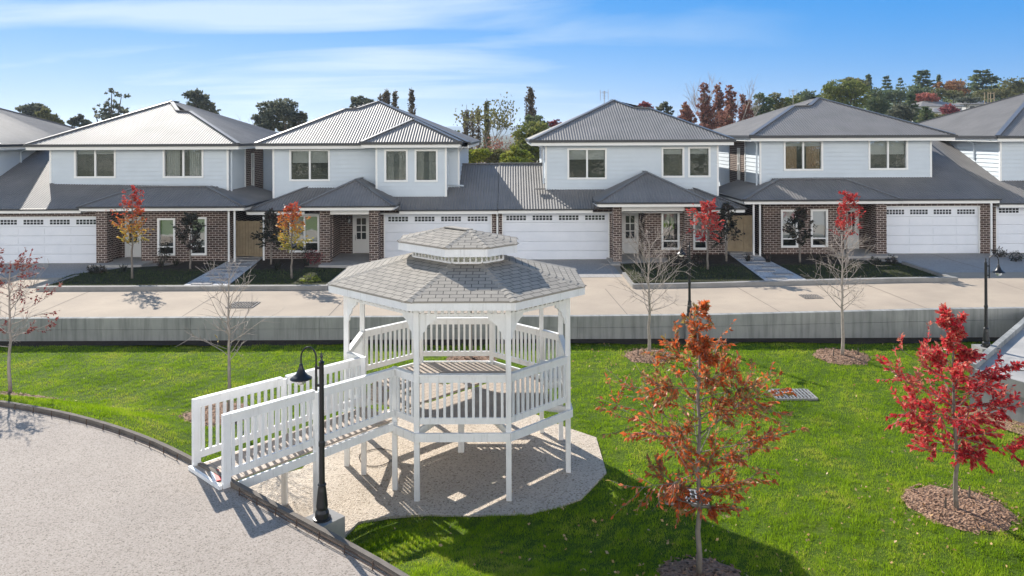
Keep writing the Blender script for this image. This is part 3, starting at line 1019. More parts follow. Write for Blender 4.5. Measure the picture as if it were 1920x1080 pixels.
def house_b():
    Yg, Yu, Yb = 34.9, 36.5, 35.6
    zg = rz(-6)
    root = thing('house', 'second whole house from the left, with a projecting bay of two narrow upstairs windows', 'house', (-6.5, Yg, zg), 'two-storey houses along the road')
    ze = zg + 5.30
    # upper storey
    wm = rect(542.6, 619, 280, 339.6, Yu)
    w1 = rect(720.7, 764.8, 280, 341, Yb); w2 = rect(777.4, 821, 280, 341, Yb)
    xl, xr = at(513, 300, Yu).x, at(860, 300, Yu).x
    bl, br = at(706, 300, Yb).x, at(836, 300, Yb).x
    z0 = zg + 2.5
    mb = MB()
    walls(mb, xl, xr, Yu, Yu + 0.15, z0, ze, [wm]); boards_front(mb, xl, xr, Yu, z0, ze - 0.02, [wm])
    box_body(mb, xl, xr, Yu, Yu + 8, z0, ze)
    boards_side(mb, xr, 1, Yu, Yu + 8, z0, ze - .02); boards_side(mb, xl, -1, Yu, Yu + 8, z0, ze - .02)
    walls(mb, bl, br, Yb, Yb + 0.15, z0 + .2, ze, [w1, w2]); boards_front(mb, bl, br, Yb, z0 + .2, ze - 0.02, [w1, w2])
    mb.box(br - .15, br, Yb + .15, Yu, z0 + .2, ze); mb.box(bl, bl + .15, Yb + .15, Yu, z0 + .2, ze)
    boards_side(mb, br, 1, Yb, Yu, z0 + .2, ze - .02); boards_side(mb, bl, -1, Yb, Yu, z0 + .2, ze - .02)
    mb.build('upper_wall', M['cladding'], root)
    for x, y in ((xl, Yu), (bl, Yb), (br, Yb), (xr, Yu)): MB().box(x - .045, x + .045, y - .032, y + .05, z0 + .2, ze - .03).build('corner_trim', M['trim'], root)
    window(root, wm, Yu, 2, blind=0.42)
    window(root, w1, Yb, 1, curtain=True); window(root, w2, Yb, 1, curtain=True)
    L, Rr, apex, Ybk = upper_roof(root, Yu - .5, ze, 0.425, [(479, 265), (647, 204.4), (669, 203.7), (710, 190), (879, 266.6)], ('wing', 'hip'))
    # bay roof
    Ye2 = Yb - .5
    zb = at(770, 266, Ye2).z
    a, b = Vector((ray(677, 266)[0] * Ye2, Ye2, zb)), Vector((ray(863, 266)[0] * Ye2, Ye2, zb))
    A = at(775, 223.7, Ye2 + (b.x - a.x) / 2)
    Ak = A + Vector((0, 1.6, 0))
    roof(root, 'bay_roof', [[a, A, b], [a, A, Ak, a + Vector((0, 2.6, 0))], [b, A, Ak, b + Vector((0, 2.6, 0))]], [(a, A), (b, A)])
    eaves(root, [(L.x, L.y, a.x, L.y, ze), (a.x, Ye2, b.x, Ye2, zb), (Rr.x, Rr.y, Rr.x, Ybk, ze), (L.x, Ybk, L.x, L.y, ze), (b.x, Ye2, b.x, Yu - .5, zb)],
          soff=[(L.x, Rr.x, Yu - .48, Yu + .1, ze - .2), (a.x, b.x, Ye2, Yb + .1, zb - .215), (xr, Rr.x, Yu, Ybk - 1, ze - .2), (L.x, xl, Yu, Ybk - 1, ze - .2)])
    # lower roof over the garage and round the front
    Ye = Yg - .5
    zl = at(820, 393, Ye).z
    xA, xB = Vector((ray(462, 395)[0] * Ye, 0, 0)).x, -0.66
    top = lambda r: Vector((0, Ye + r, zl + TL * r))
    def pl(x, r): return Vector((x, Ye + r, zl + TL * r))
    xg = at(836, 300, 36).x
    ridge = 4.5
    roof(root, 'lower_roof', [[pl(xA, 0), pl(xA + 2.2, 2.2), pl(xg, 2.2), pl(xg, ridge), pl(xB, ridge), pl(xB, 0)],
                              [pl(xA, 0), pl(xA + 2.2, 2.2), Vector((xA + 2.2, Ye + 6, zl + TL * 2.2)), Vector((xA, Ye + 6, zl))],
                              [pl(xg, ridge), pl(xB, ridge), Vector((xB, Ye + 2 * ridge, zl)), Vector((xg, Ye + 2 * ridge, zl))]],
         [(pl(xA, 0), pl(xA + 2.2, 2.2)), (pl(xg, ridge), pl(xB, ridge))], capw=.17)
    pL, pR, zp = porch_roof(root, 33.2, 560, 738, 386.2, [(668, 337)], Yu)
    eaves(root, [(xA, Ye, pL.x - .07, Ye, zl), (pR.x + .07, Ye, xB, Ye, zl), (pL.x, 33.2, pR.x, 33.2, zp), (xA, Ye + 6, xA, Ye, zl), (pR.x, 33.2, pR.x, Ye, zp), (pL.x, Ye, pL.x, 33.2, zp)], 0.06, 0.13,
          soff=[(xA, xB, Ye, Yg + .1, zl - .17), (pL.x, pR.x, 33.2, 36.2, zp - .16)])
    # brick ground floor
    xw = at(495, 440, Yg).x
    win = rect(543, 599, 402.6, 473, Yg)
    gh = garage_door(root, 721.5, 920.5, 402, Yg, zg)
    xd0, xd1 = at(625, 440, Yg).x, at(708, 440, Yg).x
    mb = MB()
    walls(mb, xw, xd0, Yg, Yg + .2, zg - .1, zl - .05, [win])
    walls(mb, xd1, xB - 0.02, Yg, Yg + .2, zg - .1, zl - .05, [gh])
    mb.box(xd0 - .2, xd0, Yg + .2, 36.3, zg - .1, zp); mb.box(xd1, xd1 + .2, Yg + .2, 36.3, zg - .1, zp)
    dx = (at(661, 440, 36.3).x, at(694, 440, 36.3).x, zg - 1, zg + 2.25)
    walls(mb, xd0 - .2, xd1 + .2, 36.3, 36.5, zg - .1, zp, [dx])
    mb.box(xw, xw + .2, Yg + .2, Yg + 8.5, zg - .1, zl - .05); mb.box(xw + .2, xB, Yg + 8.3, Yg + 8.5, zg - .1, zl - .05)
    mb.build('brick_wall', M['brick'], root)
    for p0, p1 in ((599.5, 618.5), (692, 709.6)):
        x0, x1 = at(p0, 440, 33.7).x, at(p1, 440, 33.7).x
        MB().box(x0, x1, 33.7, 34.15, zg, zp - .2).build('pillar', M['brick'], root)
    x0, x1 = at(618.5, 440, 33.7).x, at(692, 440, 33.7).x
    MB().box(x0, x1, 33.75, 33.95, zp - .42, zp - .17).build('porch_beam', M['trim'], root)
    slab(root, at(597, 500, 33).x, at(716, 500, 33).x, 33.0, 36.3, zg)
    window(root, win, Yg, 2, 0.24, blind=.74)
    front_door(root, 661.5, 693.5, 401.5, 36.3, zg + .12, 3)
    wall_lamp(root, 656, 414, 36.28)
    y = Yg - .42
    downpipe(root, [(at(494.5, 440, y).x, y, zl - .2), (at(494.5, 440, y).x, y, zg)])
    xq = at(839.5, 300, Yu - .1).x
    downpipe(root, [(xq, Yu - .45, zb - .25), (xq, Yu - .1, zb - .45), (xq, Yu - .1, zg + 3.35), (xq + .15, Yu - .1, zg + 3.30), (xq + .75, Yu - .4, zg + 3.28)], 0.04, 'cladding')
    xq = at(857.5, 300, Yu).x
    downpipe(root, [(xq + .3, Yu - .3, ze - .2), (xq, Yu + .3, ze - .5), (xq, Yu + .3, zg + 3.6)], 0.04, 'trim')
    xq = at(932.6, 440, Yg - .08).x
    downpipe(root, [(xq, Yg - .42, zl - .2), (xq, Yg - .08, zl - .35), (xq, Yg - .08, zg)])
house_b()

# ===== third house: its mirror, with a wider porch and a flat front
def house_c():
    Yg, Yu = 34.9, 36.2
    zg = rz(4) - 0.04
    root = thing('house', 'third whole house from the left, with a wide pyramid porch roof right of its garage', 'house', (6, Yg, zg), 'two-storey houses along the road')
    ze = at(1180, 262, Yu - .5).z
    wm = rect(1063.7, 1137.8, 277.8, 336.3, Yu)
    w1 = rect(1240, 1283, 275.6, 333, Yu); w2 = rect(1290, 1332, 275, 332.5, Yu)
    xl, xr = at(1023.7, 300, Yu).x, at(1345.5, 300, Yu).x
    z0 = zg + 2.5
    mb = MB()
    walls(mb, xl, xr, Yu, Yu + .15, z0, ze, [wm, w1, w2]); boards_front(mb, xl, xr, Yu, z0 + .3, ze - .02, [wm, w1, w2])
    box_body(mb, xl, xr, Yu, Yu + 8, z0, ze)
    boards_side(mb, xl, -1, Yu, Yu + 8, z0 + .3, ze - .02); boards_side(mb, xr, 1, Yu, Yu + 8, z0 + .3, ze - .02)
    mb.build('upper_wall', M['cladding'], root)
    for x in (xl, xr): MB().box(x - .045, x + .045, Yu - .032, Yu + .05, z0 + .3, ze - .03).build('corner_trim', M['trim'], root)
    window(root, wm, Yu, 2, blind=0.35)
    window(root, w1, Yu, 1, blind=0.2); window(root, w2, Yu, 1, blind=0.2)
    L, Rr, apex, Ybk = upper_roof(root, Yu - .5, ze, 0.425, [(996, 264.5), (1150.4, 188), (1186.7, 201.8), (1216, 202.6), (1376, 260.5)], ('hip', 'wing'))
    eaves(root, [(L.x, L.y, Rr.x, L.y, ze), (Rr.x, Rr.y, Rr.x, Ybk, ze), (L.x, Ybk, L.x, L.y, ze)],
          soff=[(L.x, Rr.x, Yu - .48, Yu + .1, ze - .2), (xr, Rr.x, Yu, Ybk - 1, ze - .2), (L.x, xl, Yu, Ybk - 1, ze - .2)])
    Ye = Yg - .5
    zl = at(1060, 391.5, Ye).z
    xA, xB = -0.64, ray(1397, 384)[0] * Ye
    def pl(x, r): return Vector((x, Ye + r, zl + TL * r))
    ridge = 4.5
    xg = xl
    roof(root, 'lower_roof', [[pl(xA, 0), pl(xA, ridge), pl(xg, ridge), pl(xg, 2.0), pl(xB - 2.2, 2.2), pl(xB, 0)],
                              [pl(xB, 0), pl(xB - 2.2, 2.2), Vector((xB - 2.2, Ye + 6, zl + TL * 2.2)), Vector((xB, Ye + 6, zl))],
                              [pl(xg, ridge), pl(xA, ridge), Vector((xA, Ye + 2 * ridge, zl)), Vector((xg, Ye + 2 * ridge, zl))]],
         [(pl(xB, 0), pl(xB - 2.2, 2.2)), (pl(xA, ridge), pl(xg, ridge))], capw=.17)
    pL, pR, zp = porch_roof(root, 33.2, 1120, 1334, 379.5, [(1211.5, 323)], Yu)
    eaves(root, [(xA, Ye, pL.x - .07, Ye, zl), (pR.x + .07, Ye, xB, Ye, zl), (pL.x, 33.2, pR.x, 33.2, zp), (xB, Ye, xB, Ye + 6, zl), (pL.x, Ye, pL.x, 33.2, zp), (pR.x, 33.2, pR.x, Ye, zp)], 0.06, 0.13,
          soff=[(xA, xB, Ye, Yg + .1, zl - .17), (pL.x, pR.x, 33.2, 36.2, zp - .16)])
    gh = garage_door(root, 943.5, 1141, 399, Yg, zg)
    xw = at(1364, 440, Yg).x
    wA, wB = rect(1240, 1274, 397, 468, Yg), rect(1299.5, 1327, 400, 468, Yg)
    xd0, xd1 = at(1153, 440, Yg).x, at(1209, 440, Yg).x
    mb = MB()
    walls(mb, xA + .02, xd0, Yg, Yg + .2, zg - .1, zl - .05, [gh])
    walls(mb, xd1, xw, Yg, Yg + .2, zg - .1, zl - .05, [wA, wB])
    mb.box(xd0 - .2, xd0, Yg + .2, 36.1, zg - .1, zp); mb.box(xd1, xd1 + .2, Yg + .2, 36.1, zg - .1, zp)
    dx = (at(1166, 440, 36.1).x, at(1197.5, 440, 36.1).x, zg - 1, zg + 2.3)
    walls(mb, xd0 - .2, xd1 + .2, 36.1, 36.3, zg - .1, zp, [dx])
    mb.box(xw - .2, xw, Yg + .2, Yg + 8.5, zg - .1, zl - .05); mb.box(xA, xw - .2, Yg + 8.3, Yg + 8.5, zg - .1, zl - .05)
    mb.build('brick_wall', M['brick'], root)
    for p0, p1 in ((1150, 1165.8), (1284, 1298.5)):
        x0, x1 = at(p0, 440, 33.8).x, at(p1, 440, 33.8).x
        MB().box(x0, x1, 33.8, 34.2, zg, zp - .2).build('pillar', M['brick'], root)
    x0, x1 = at(1165.8, 440, 33.8).x, at(1284, 440, 33.8).x
    MB().box(x0, x1, 33.85, 34.05, zp - .44, zp - .17).build('porch_beam', M['trim'], root)
    slab(root, at(1146, 480, 33.3).x, at(1300, 480, 33.3).x, 33.3, 36.1, zg)
    window(root, wA, Yg, 1, 0.2, blind=.3); window(root, wB, Yg, 1, 0.2, blind=.78)
    front_door(root, 1166, 1197, 397, 36.1, zg + .12, 3, False)
    wall_lamp(root, 1203, 408, 36.08)
    y = Yg - .42
    downpipe(root, [(at(1361.5, 440, y).x, y, zl - .2), (at(1361.5, 440, y).x, y, zg)])
    xq = at(1019, 300, Yu - .1).x
    downpipe(root, [(xq - .2, Yu - .4, ze - .2), (xq, Yu - .1, ze - .45), (xq, Yu - .1, zg + 3.4)], 0.04, 'cladding')
    xq = xl - .06
    downpipe(root, [(xq - .35, Yu + 3, ze - .2), (xq, Yu + 3, ze - .45), (xq, Yu + 3, zg + 4.0)], 0.04, 'trim')
    # flashing step at the foot of the left corner
    MB().box(xl - .5, xl - .04, Yu - .35, Yu - .2, zg + 3.14, zg + 3.2).build('flashing', M['roofing'], root)
house_c()

# ===== houses with a garage roof that climbs higher, first and fourth from the left
def tall_house(label, side, Yg, Yu, zg, up, win_u, outline, sides, eave_py, lower_top, gar_x, gar_hi, hipL, hipR, hip_py, hip_tops, brick, winds, doors, gar, pillars, pipes, t=0.425):
    xl, xr = at(up[0], 300, Yu).x, at(up[1], 300, Yu).x
    root = thing('house', label, 'house', ((xl + xr) / 2, Yg, zg), 'two-storey houses along the road')
    ze = at((up[0] + up[1]) / 2, eave_py, Yu - .5).z
    hu = [rect(*w, Yu) for w in win_u]
    z0 = zg + 2.5
    mb = MB()
    walls(mb, xl, xr, Yu, Yu + .15, z0, ze, hu); boards_front(mb, xl, xr, Yu, z0 + .3, ze - .02, hu)
    box_body(mb, xl, xr, Yu, Yu + 2.3, z0 - .02, ze)
    boards_side(mb, xl, -1, Yu, Yu + 2.3, z0, ze - .02); boards_side(mb, xr, 1, Yu, Yu + 2.3, z0, ze - .02)
    mb.build('upper_wall', M['cladding'], root)
    for x in (xl, xr): MB().box(x - .045, x + .045, Yu - .032, Yu + .05, z0 + .3, ze - .03).build('corner_trim', M['trim'], root)
    tb = MB()
    s = xr if side > 0 else xl
    tb.box(s - .05, s + .05, Yu + 2.24, Yu + 2.33, z0 + .092, ze - .03)
    tb.box(min(s, s + side * .06), max(s, s + side * .06), Yu, Yu + 2.3, z0 - .02, z0 + .09)
    tb.build('corner_trim', M['trim'], root)
    for i, h in enumerate(hu): window(root, h, Yu, 2, blind=(0.5 if i and side < 0 else 0.16 if i == 0 else 0.0), curtain=(i == 0 and side < 0) or (i == 1 and side > 0), cm='tan' if side < 0 else 'blind')
    L, Rr, apex, Ybk = upper_roof(root, Yu - .5, ze, t, outline, sides)
    eaves(root, [(L.x, L.y, Rr.x, L.y, ze), (Rr.x, Rr.y, Rr.x, Ybk, ze), (L.x, Ybk, L.x, L.y, ze)],
          soff=[(L.x, Rr.x, Yu - .48, Yu + .1, ze - .2), (xr, Rr.x, Yu, Ybk - 1, ze - .2), (L.x, xl, Yu, Ybk - 1, ze - .2)])
    Ye = Yg - .5
    zl = at((gar[0] + gar[1]) / 2, lower_top, Ye).z
    def pl(x, r): return Vector((x, Ye + r, zl + TL * r))
    hi = gar_hi
    hL, hR = ray(hipL, hip_py)[0] * (Ye - .25), ray(hipR, hip_py)[0] * (Ye - .25)
    if side > 0:    # garage on the left
        f = [pl(gar_x, 0), pl(gar_x, hi), pl(xl + .2, hi), pl(xl + .2, 2.3), pl(hR - 2.0, 2.0), pl(hR - 0.6, 0)]
    else:
        f = [pl(hL + 0.6, 0), pl(hL + 2.0, 2.0), pl(xr - .2, 2.3), pl(xr - .2, hi), pl(gar_x, hi), pl(gar_x, 0)]
    ex = xl + .2 if side > 0 else xr - .2
    roof(root, 'lower_roof', [f, [pl(gar_x, hi), pl(ex, hi), Vector((ex, Ye + 2 * hi, zl)), Vector((gar_x, Ye + 2 * hi, zl))]], [(pl(gar_x, hi), pl(ex, hi))], capw=.17)
    # hipped roof that wraps the front rooms and the outer side
    Yh = Ye - .25
    zh = at((hipL + hipR) / 2, hip_py, Yh).z
    A, B = at(*hip_tops[0], Yh + 2.0), at(*hip_tops[1], Yh + 2.0)
    A.z = B.z = (A.z + B.z) / 2
    hl, hr = Vector((hL, Yh, zh)), Vector((hR, Yh, zh))
    bk = Vector((0, 4.0, 0))
    roof(root, 'porch_roof', [[hl, A, B, hr], [hl, A, A + bk, hl + bk + Vector((0, 2, 0))], [hr, B, B + bk, hr + bk + Vector((0, 2, 0))]], [(hl, A), (hr, B), (A, B)], capw=.17)
    gl = (gar_x, hL - .07) if side > 0 else (hR + .07, gar_x)
    eaves(root, [(gl[0], Ye, gl[1], Ye, zl), (hL, Yh, hR, Yh, zh), (hR, Yh, hR, Yh + 6, zh), (hL, Yh + 6, hL, Yh, zh)], 0.07, 0.13,
          soff=[(min(gl), max(gl), Ye, Yg + .1, zl - .17), (hL, hR, Yh, Yg + 1.4, zh - .155)])
    # bricks
    gh = garage_door(root, *gar, Yg, zg)
    holes = [rect(*w, Yg) for w in winds]
    mb = MB()
    for (p0, p1, kind) in brick:
        x0, x1 = at(p0, 440, Yg).x, at(p1, 440, Yg).x
        walls(mb, x0, x1, Yg, Yg + .2, zg - .1, zl + (.1 if kind else -.05), [gh] if kind == 'g' else holes)
    dp0, dp1, dpy = doors
    xa, xb = at(brick_gap[side][0], 440, Yg).x, at(brick_gap[side][1], 440, Yg).x
    Yd = Yg + 1.0
    dh = (at(dp0, 440, Yd).x, at(dp1, 440, Yd).x, zg - 1, at((dp0 + dp1) / 2, dpy, Yd).z)
    walls(mb, xa - .2, xb + .2, Yd, Yd + .2, zg - .1, zl, [dh])
    mb.box(xa - .2, xa, Yg + .2, Yd, zg - .1, zl - .05); mb.box(xb, xb + .2, Yg + .2, Yd, zg - .1, zl - .05)
    so = at(brick[-1][1] if side > 0 else brick[0][0], 440, Yg).x
    mb.box(min(so, so - side * .2), max(so, so - side * .2), Yg + .2, Yg + 9.5, zg - .1, zg + 2.48)
    # brick upper storey further back on the outer side
    s = xr if side > 0 else xl
    bb = lambda x0, x1, y0, y1, z0_, z1_: mb.box(min(x0, x1), max(x0, x1), y0, y1, z0_, z1_)
    bb(s - side * .25, s - side * .02, Yu + 2.3, Yu + 3.3, zg + 2.0, ze - .22)
    bb(s - side * .25, s - side * .02, Yu + 3.7, Yu + 5.2, zg + 2.0, ze - .22)
    bb(s - side * .25, s - side * .02, Yu + 3.3, Yu + 3.7, zg + 2.0, zg + 2.4)
    bb(s - side * .25, s - side * .02, Yu + 3.3, Yu + 3.7, zg + 4.75, ze - .22)
    mb.box(min(L.x + .6, Rr.x - .6), max(L.x + .6, Rr.x - .6), Yu + 8, Yu + 8.2, zg, ze - .3)
    mb.build('brick_wall', M['brick'], root)
    # tall narrow side window
    f = MB()
    x0, x1 = s - side * .1, s + side * .02
    for (y0_, y1_, za, zb) in ((Yu + 3.3, Yu + 3.36, zg + 2.4, zg + 4.75), (Yu + 3.64, Yu + 3.7, zg + 2.4, zg + 4.75), (Yu + 3.36, Yu + 3.64, zg + 4.69, zg + 4.75), (Yu + 3.36, Yu + 3.64, zg + 2.4, zg + 2.46),
                               (Yu + 3.36, Yu + 3.64, zg + 3.1, zg + 3.15), (Yu + 3.36, Yu + 3.64, zg + 3.9, zg + 3.95)):
        f.box(min(x0, x1), max(x0, x1), y0_, y1_, za, zb)
    w = f.build('window', M['trim'], root); w['label'] = 'tall narrow side window in the brick'
    MB().poly([(s - side * .06, Yu + 3.36, zg + 2.46), (s - side * .06, Yu + 3.64, zg + 2.46), (s - side * .06, Yu + 3.64, zg + 4.69), (s - side * .06, Yu + 3.36, zg + 4.69)]).build('pane', M['darkglass'], w)
    cb = MB()
    bc = lambda x0, x1, y0, y1, z0_, z1_: cb.box(min(x0, x1), max(x0, x1), y0, y1, z0_, z1_)
    bc(s - side * .2, s, Yu + 5.2, Yu + 8, zg + 2.4, ze - .2)
    boards_side(cb, s, side, Yu + 5.2, Yu + 8, zg + 2.4, ze - .2)
    cb.build('side_cladding', M['cladding'], root)
    for i, h in enumerate(holes): window(root, h, Yg, 1, 0.2, blind=.5 if (i == 0 and side > 0) else .78)
    front_door(root, dp0, dp1, dpy, Yd, zg + .12, 2, side < 0)
    for p0, p1 in pillars:
        x0, x1 = at(p0, 440, Yg - .35).x, at(p1, 440, Yg - .35).x
        MB().box(x0, x1, Yg - .55, Yg - .03, zg, zh - .2).build('pillar', M['brick'], root)
    slab(root, xa - .3, xb + .5, Yg - 1.1, Yd, zg)
    for px, py_top in pipes:
        y = Yg - .5
        downpipe(root, [(at(px, 440, y).x, y, zh - .2), (at(px, 440, y).x, y, zg)])
    # rainwater pipe down the corner of the upper wall
    x = s + side * .03
    downpipe(root, [(x + side * .4, Yu - .3, ze - .2), (x + side * .1, Yu + .12, ze - .42), (x + side * .1, Yu + .12, zg + 2.7)], 0.045, 'cladding')
    # flashing at the garage roof
    q = xl if side > 0 else xr
    MB().box(min(q, q - side * .75), max(q, q - side * .75), Yu - .5, Yu - .38, zg + 3.12, zg + 3.17).build('flashing', M['trim'], root)
    return root, zl, ze

brick_gap = {1: (204, 266), -1: (1582, 1640)}
tall_house('first whole house on the left, with the brightest roof and its garage at the left', 1, 34.4, 36.3, rz(-17), (95, 427),
           [(139.6, 217.8, 277.8, 334), (305.6, 382, 277.6, 333.6)],
           [(48, 269), (321, 190.5), (333, 208), (356, 209), (447, 268)], ('hip', 'hip'), 270, 391.5, -26.0, 7.6, 148, 458, 387, [(259, 350.5), (387, 349.6)],
           [(-60, 204, 'g'), (265, 426, '')], [(295.6, 329, 409, 479), (355.6, 388, 407, 478.5)], (234.5, 265, 406), (-14, 184.5, 408), [(185, 205)], [(429, 0), (440, 0)])
tall_house('fourth whole house from the left, two wide upstairs windows and its garage on the right', -1, 34.9, 36.5, rz(14.5) - .02, (1425.5, 1745),
           [(1469, 1543, 263, 320), (1627.8, 1702, 260.7, 318.5)],
           [(1408, 257), (1488, 199.3), (1518, 198.3), (1534.5, 183.5), (1791, 250)], ('hip', 'hip'), 253.5, 373, 21.68, 7.6, 1395, 1689, 374, [(1458.5, 337), (1584.5, 335.5)],
           [(1431, 1582, ''), (1638, 1858, 'g')], [(1464, 1496, 393, 464), (1520, 1552, 392.5, 463)], (1583, 1610, 389.6), (1659, 1836, 388), [(1639, 1658.5)], [(1413, 0), (1425, 0), (1859, 0)])

# ===== the neighbours cut by the picture's edges
def edge_house(label, side, Yg, Yu, zg, cx, wall_x, zl_py, gar):
    """cx: x of the inner eave corner; the house goes outwards (side -1 = left)"""
    root = thing('house', label, 'house', (cx + side * 4, Yg, zg), 'two-storey houses along the road')
    ze = zg + 5.3
    Ye = Yu - .5
    far = cx + side * 10.5
    t = .425
    r = 5.25
    A = Vector(((cx + far) / 2, Ye + r, ze + t * r)); A2 = A + Vector((0, .8, 0))
    a, b = Vector((cx, Ye, ze)), Vector((far, Ye, ze))
    a2, b2 = Vector((cx, 2 * A2.y - Ye, ze)), Vector((far, 2 * A2.y - Ye, ze))
    roof(root, 'upper_roof', [[a, A, b], [a, A, A2, a2], [b, A, A2, b2], [a2, A2, b2]], [(a, A), (b, A), (a2, A2), (A, A2)])
    x0, x1 = sorted((wall_x, far - side * .6))
    mb = MB()
    w = rect(*((1893, 1925, 262, 318)), Yu) if side > 0 else (x0 + 2, x0 + 4, zg + 3.7, zg + 4.9)
    walls(mb, x0, x1, Yu, Yu + .15, zg + 2.5, ze, []); boards_front(mb, x0, x1, Yu, zg + 2.8, ze - .02)
    box_body(mb, x0, x1, Yu, Yu + 8, zg + 2.5, ze)
    boards_side(mb, wall_x, -side, Yu, Yu + 8, zg + 2.8, ze - .02)
    mb.build('upper_wall', M['cladding'], root)
    MB().box(wall_x - .045, wall_x + .045, Yu - .032, Yu + .05, zg + 2.8, ze - .03).build('corner_trim', M['trim'], root)
    lo, hi = sorted((cx, far))
    run = [(lo, Ye, hi, Ye, ze)] + ([(cx, a2.y, cx, Ye, ze)] if side > 0 else [(cx, Ye, cx, a2.y, ze)])
    s0, s1 = sorted((cx, wall_x))
    eaves(root, run, soff=[(lo, hi, Ye + .02, Yu + .1, ze - .2), (s0, s1, Yu, a2.y - 1, ze - .2)])
    xq = wall_x - side * .05
    downpipe(root, [(xq - side * .35, Yu + 2, ze - .22), (xq, Yu + 2, ze - .4), (xq, Yu + 2, ze - 1.2)], 0.045, 'cladding')
    Yl = Yg - .5
    zl = zg + 2.32
    inner = -26.0 if side < 0 else 21.7
    def pl(x, rr): return Vector((x, Yl + rr, zl + TL * rr))
    roof(root, 'lower_roof', [[pl(inner, 0), pl(inner, 7.6), pl(wall_x + side * .2, 7.6), pl(wall_x + side * .2, 2.2), pl(far, 2.2), pl(far, 0)],
                              [pl(inner, 7.6), pl(wall_x, 7.6), Vector((wall_x, Yl + 15.2, zl)), Vector((inner, Yl + 15.2, zl))]], [(pl(inner, 7.6), pl(wall_x, 7.6))], capw=.17)
    l2, h2 = sorted((inner, far))
    eaves(root, [(l2, Yl, h2, Yl, zl)], .06, .13, soff=[(l2, h2, Yl, Yg + .1, zl - .17)])
    gh = garage_door(root, *gar, Yg, zg)
    mb = MB()
    walls(mb, l2 + .02, h2, Yg, Yg + .2, zg - .1, zl - .05, [gh])
    mb.box(far - .1, far + .1, Yg + .2, Yg + 9, zg - .1, zl); mb.box(l2, h2, Yg + 9, Yg + 9.2, zg - .1, zl)
    mb.build('brick_wall', M['brick'], root)
edge_house('part of a house at the left edge of the photo, only its grey roof showing', -1, 34.4, 36.5, rz(-25), -23.95, -24.5, 391, (-330, -135, 408))
edge_house('house cut off by the right edge of the photo, roof and garage door edge showing', 1, 34.9, 36.5, rz(23), 22.6, 23.05, 372, (1869.6, 2068, 385))

# ===== timber side gates between the houses
def gate(label, p0, p1, py0, Y, zg):
    x0, x1 = at(p0, 440, Y).x, at(p1, 440, Y).x
    zt = at((p0 + p1) / 2, py0, Y).z
    g = thing('timber_gate', label, 'gate', ((x0 + x1) / 2, Y, zg), 'timber side gates')
    n = int((x1 - x0) / 0.125)
    w = (x1 - x0) / n
    rng = random.Random(int(p0))
    mb = MB()
    for k in range(n):
        mb.box(x0 + k * w + .004, x0 + (k + 1) * w - .004, Y + rng.uniform(-.006, .006), Y + .03, zg + .04 + rng.uniform(0, .02), zt + rng.uniform(-.015, .015))
    mb.build('paling', M['timber'], g)
    mb = MB()
    for z in (zg + .35, zt - .35): mb.box(x0, x1, Y + .035, Y + .08, z - .05, z + .05)
    mb.build('rail', M['timber'], g)
    for x in (x0 - .05, x1 + .05): MB().box(x - .05, x + .05, Y - .02, Y + .09, zg - .1, zt + .02).build('post', M['timber'], g)
    MB().box(x0 + (x1 - x0) * .62, x0 + (x1 - x0) * .62 + .07, Y - .05, Y - .01, (zg + zt) / 2 + .02, (zg + zt) / 2 + .10).build('latch', M['black'], g)
gate('pale timber side gate left of the second house from the left', 444.5, 492, 414, 35.5, rz(-12))
gate('pale timber side gate right of the third house from the left', 1367, 1410.5, 404, 35.6, rz(10))

# ---------------------------------------------------------------- the gazebo
GP = [(-1.72, 13.8), (-0.08, 13.8), (1.06, 14.94), (1.02, 16.52), (-0.5, 18.02), (-2.14, 18.02), (-3.28, 16.86), (-3.28, 15.26)]
GC = Vector((-1.11, 15.91, 0))
def off_poly(P, d):
    n = len(P); out = []
    for i in range(n):
        a, b, c = Vector((*P[i - 1], 0)), Vector((*P[i], 0)), Vector((*P[(i + 1) % n], 0))
        d1, d2 = (b - a).normalized(), (c - b).normalized()
        n1, n2 = Vector((d1.y, -d1.x, 0)), Vector((d2.y, -d2.x, 0))
        m = (n1 + n2).normalized()
        q = b + m * (d / m.dot(n1))
        out.append((q.x, q.y))
    return out
DECK_Z, RAIL_Z = 1.36, 2.30
gz = thing('gazebo', 'white timber gazebo with two-tier shingle roof and a railed ramp, standing on pale gravel', 'gazebo', (GC.x, GC.y, 0.05))

for i, (x, y) in enumerate(GP):
    mb = MB()
    mb.box(x - .048, x + .048, y - .048, y + .048, 0.0, 3.58)
    mb.build('post', M['white'], gz)
def lerp2(a, b, t): return (a[0] + (b[0] - a[0]) * t, a[1] + (b[1] - a[1]) * t)
RA, RB = lerp2(GP[0], GP[7], .294), lerp2(GP[0], GP[7], .74)      # the two posts of the ramp opening
BA, BB = lerp2(GP[3], GP[4], .26), lerp2(GP[3], GP[4], .72)
for x, y in (RA, RB):
    MB().box(x - .045, x + .045, y - .045, y + .045, 0.0, RAIL_Z).build('post', M['white'], gz)
x, y = BA
MB().box(x - .045, x + .045, y - .045, y + .045, 0.0, 3.4).build('post', M['white'], gz)
MB().box(GC.x - .02, GC.x + .10, GC.y - .06, GC.y + .06, 0.0, 1.2).build('stub_post', M['white'], gz)

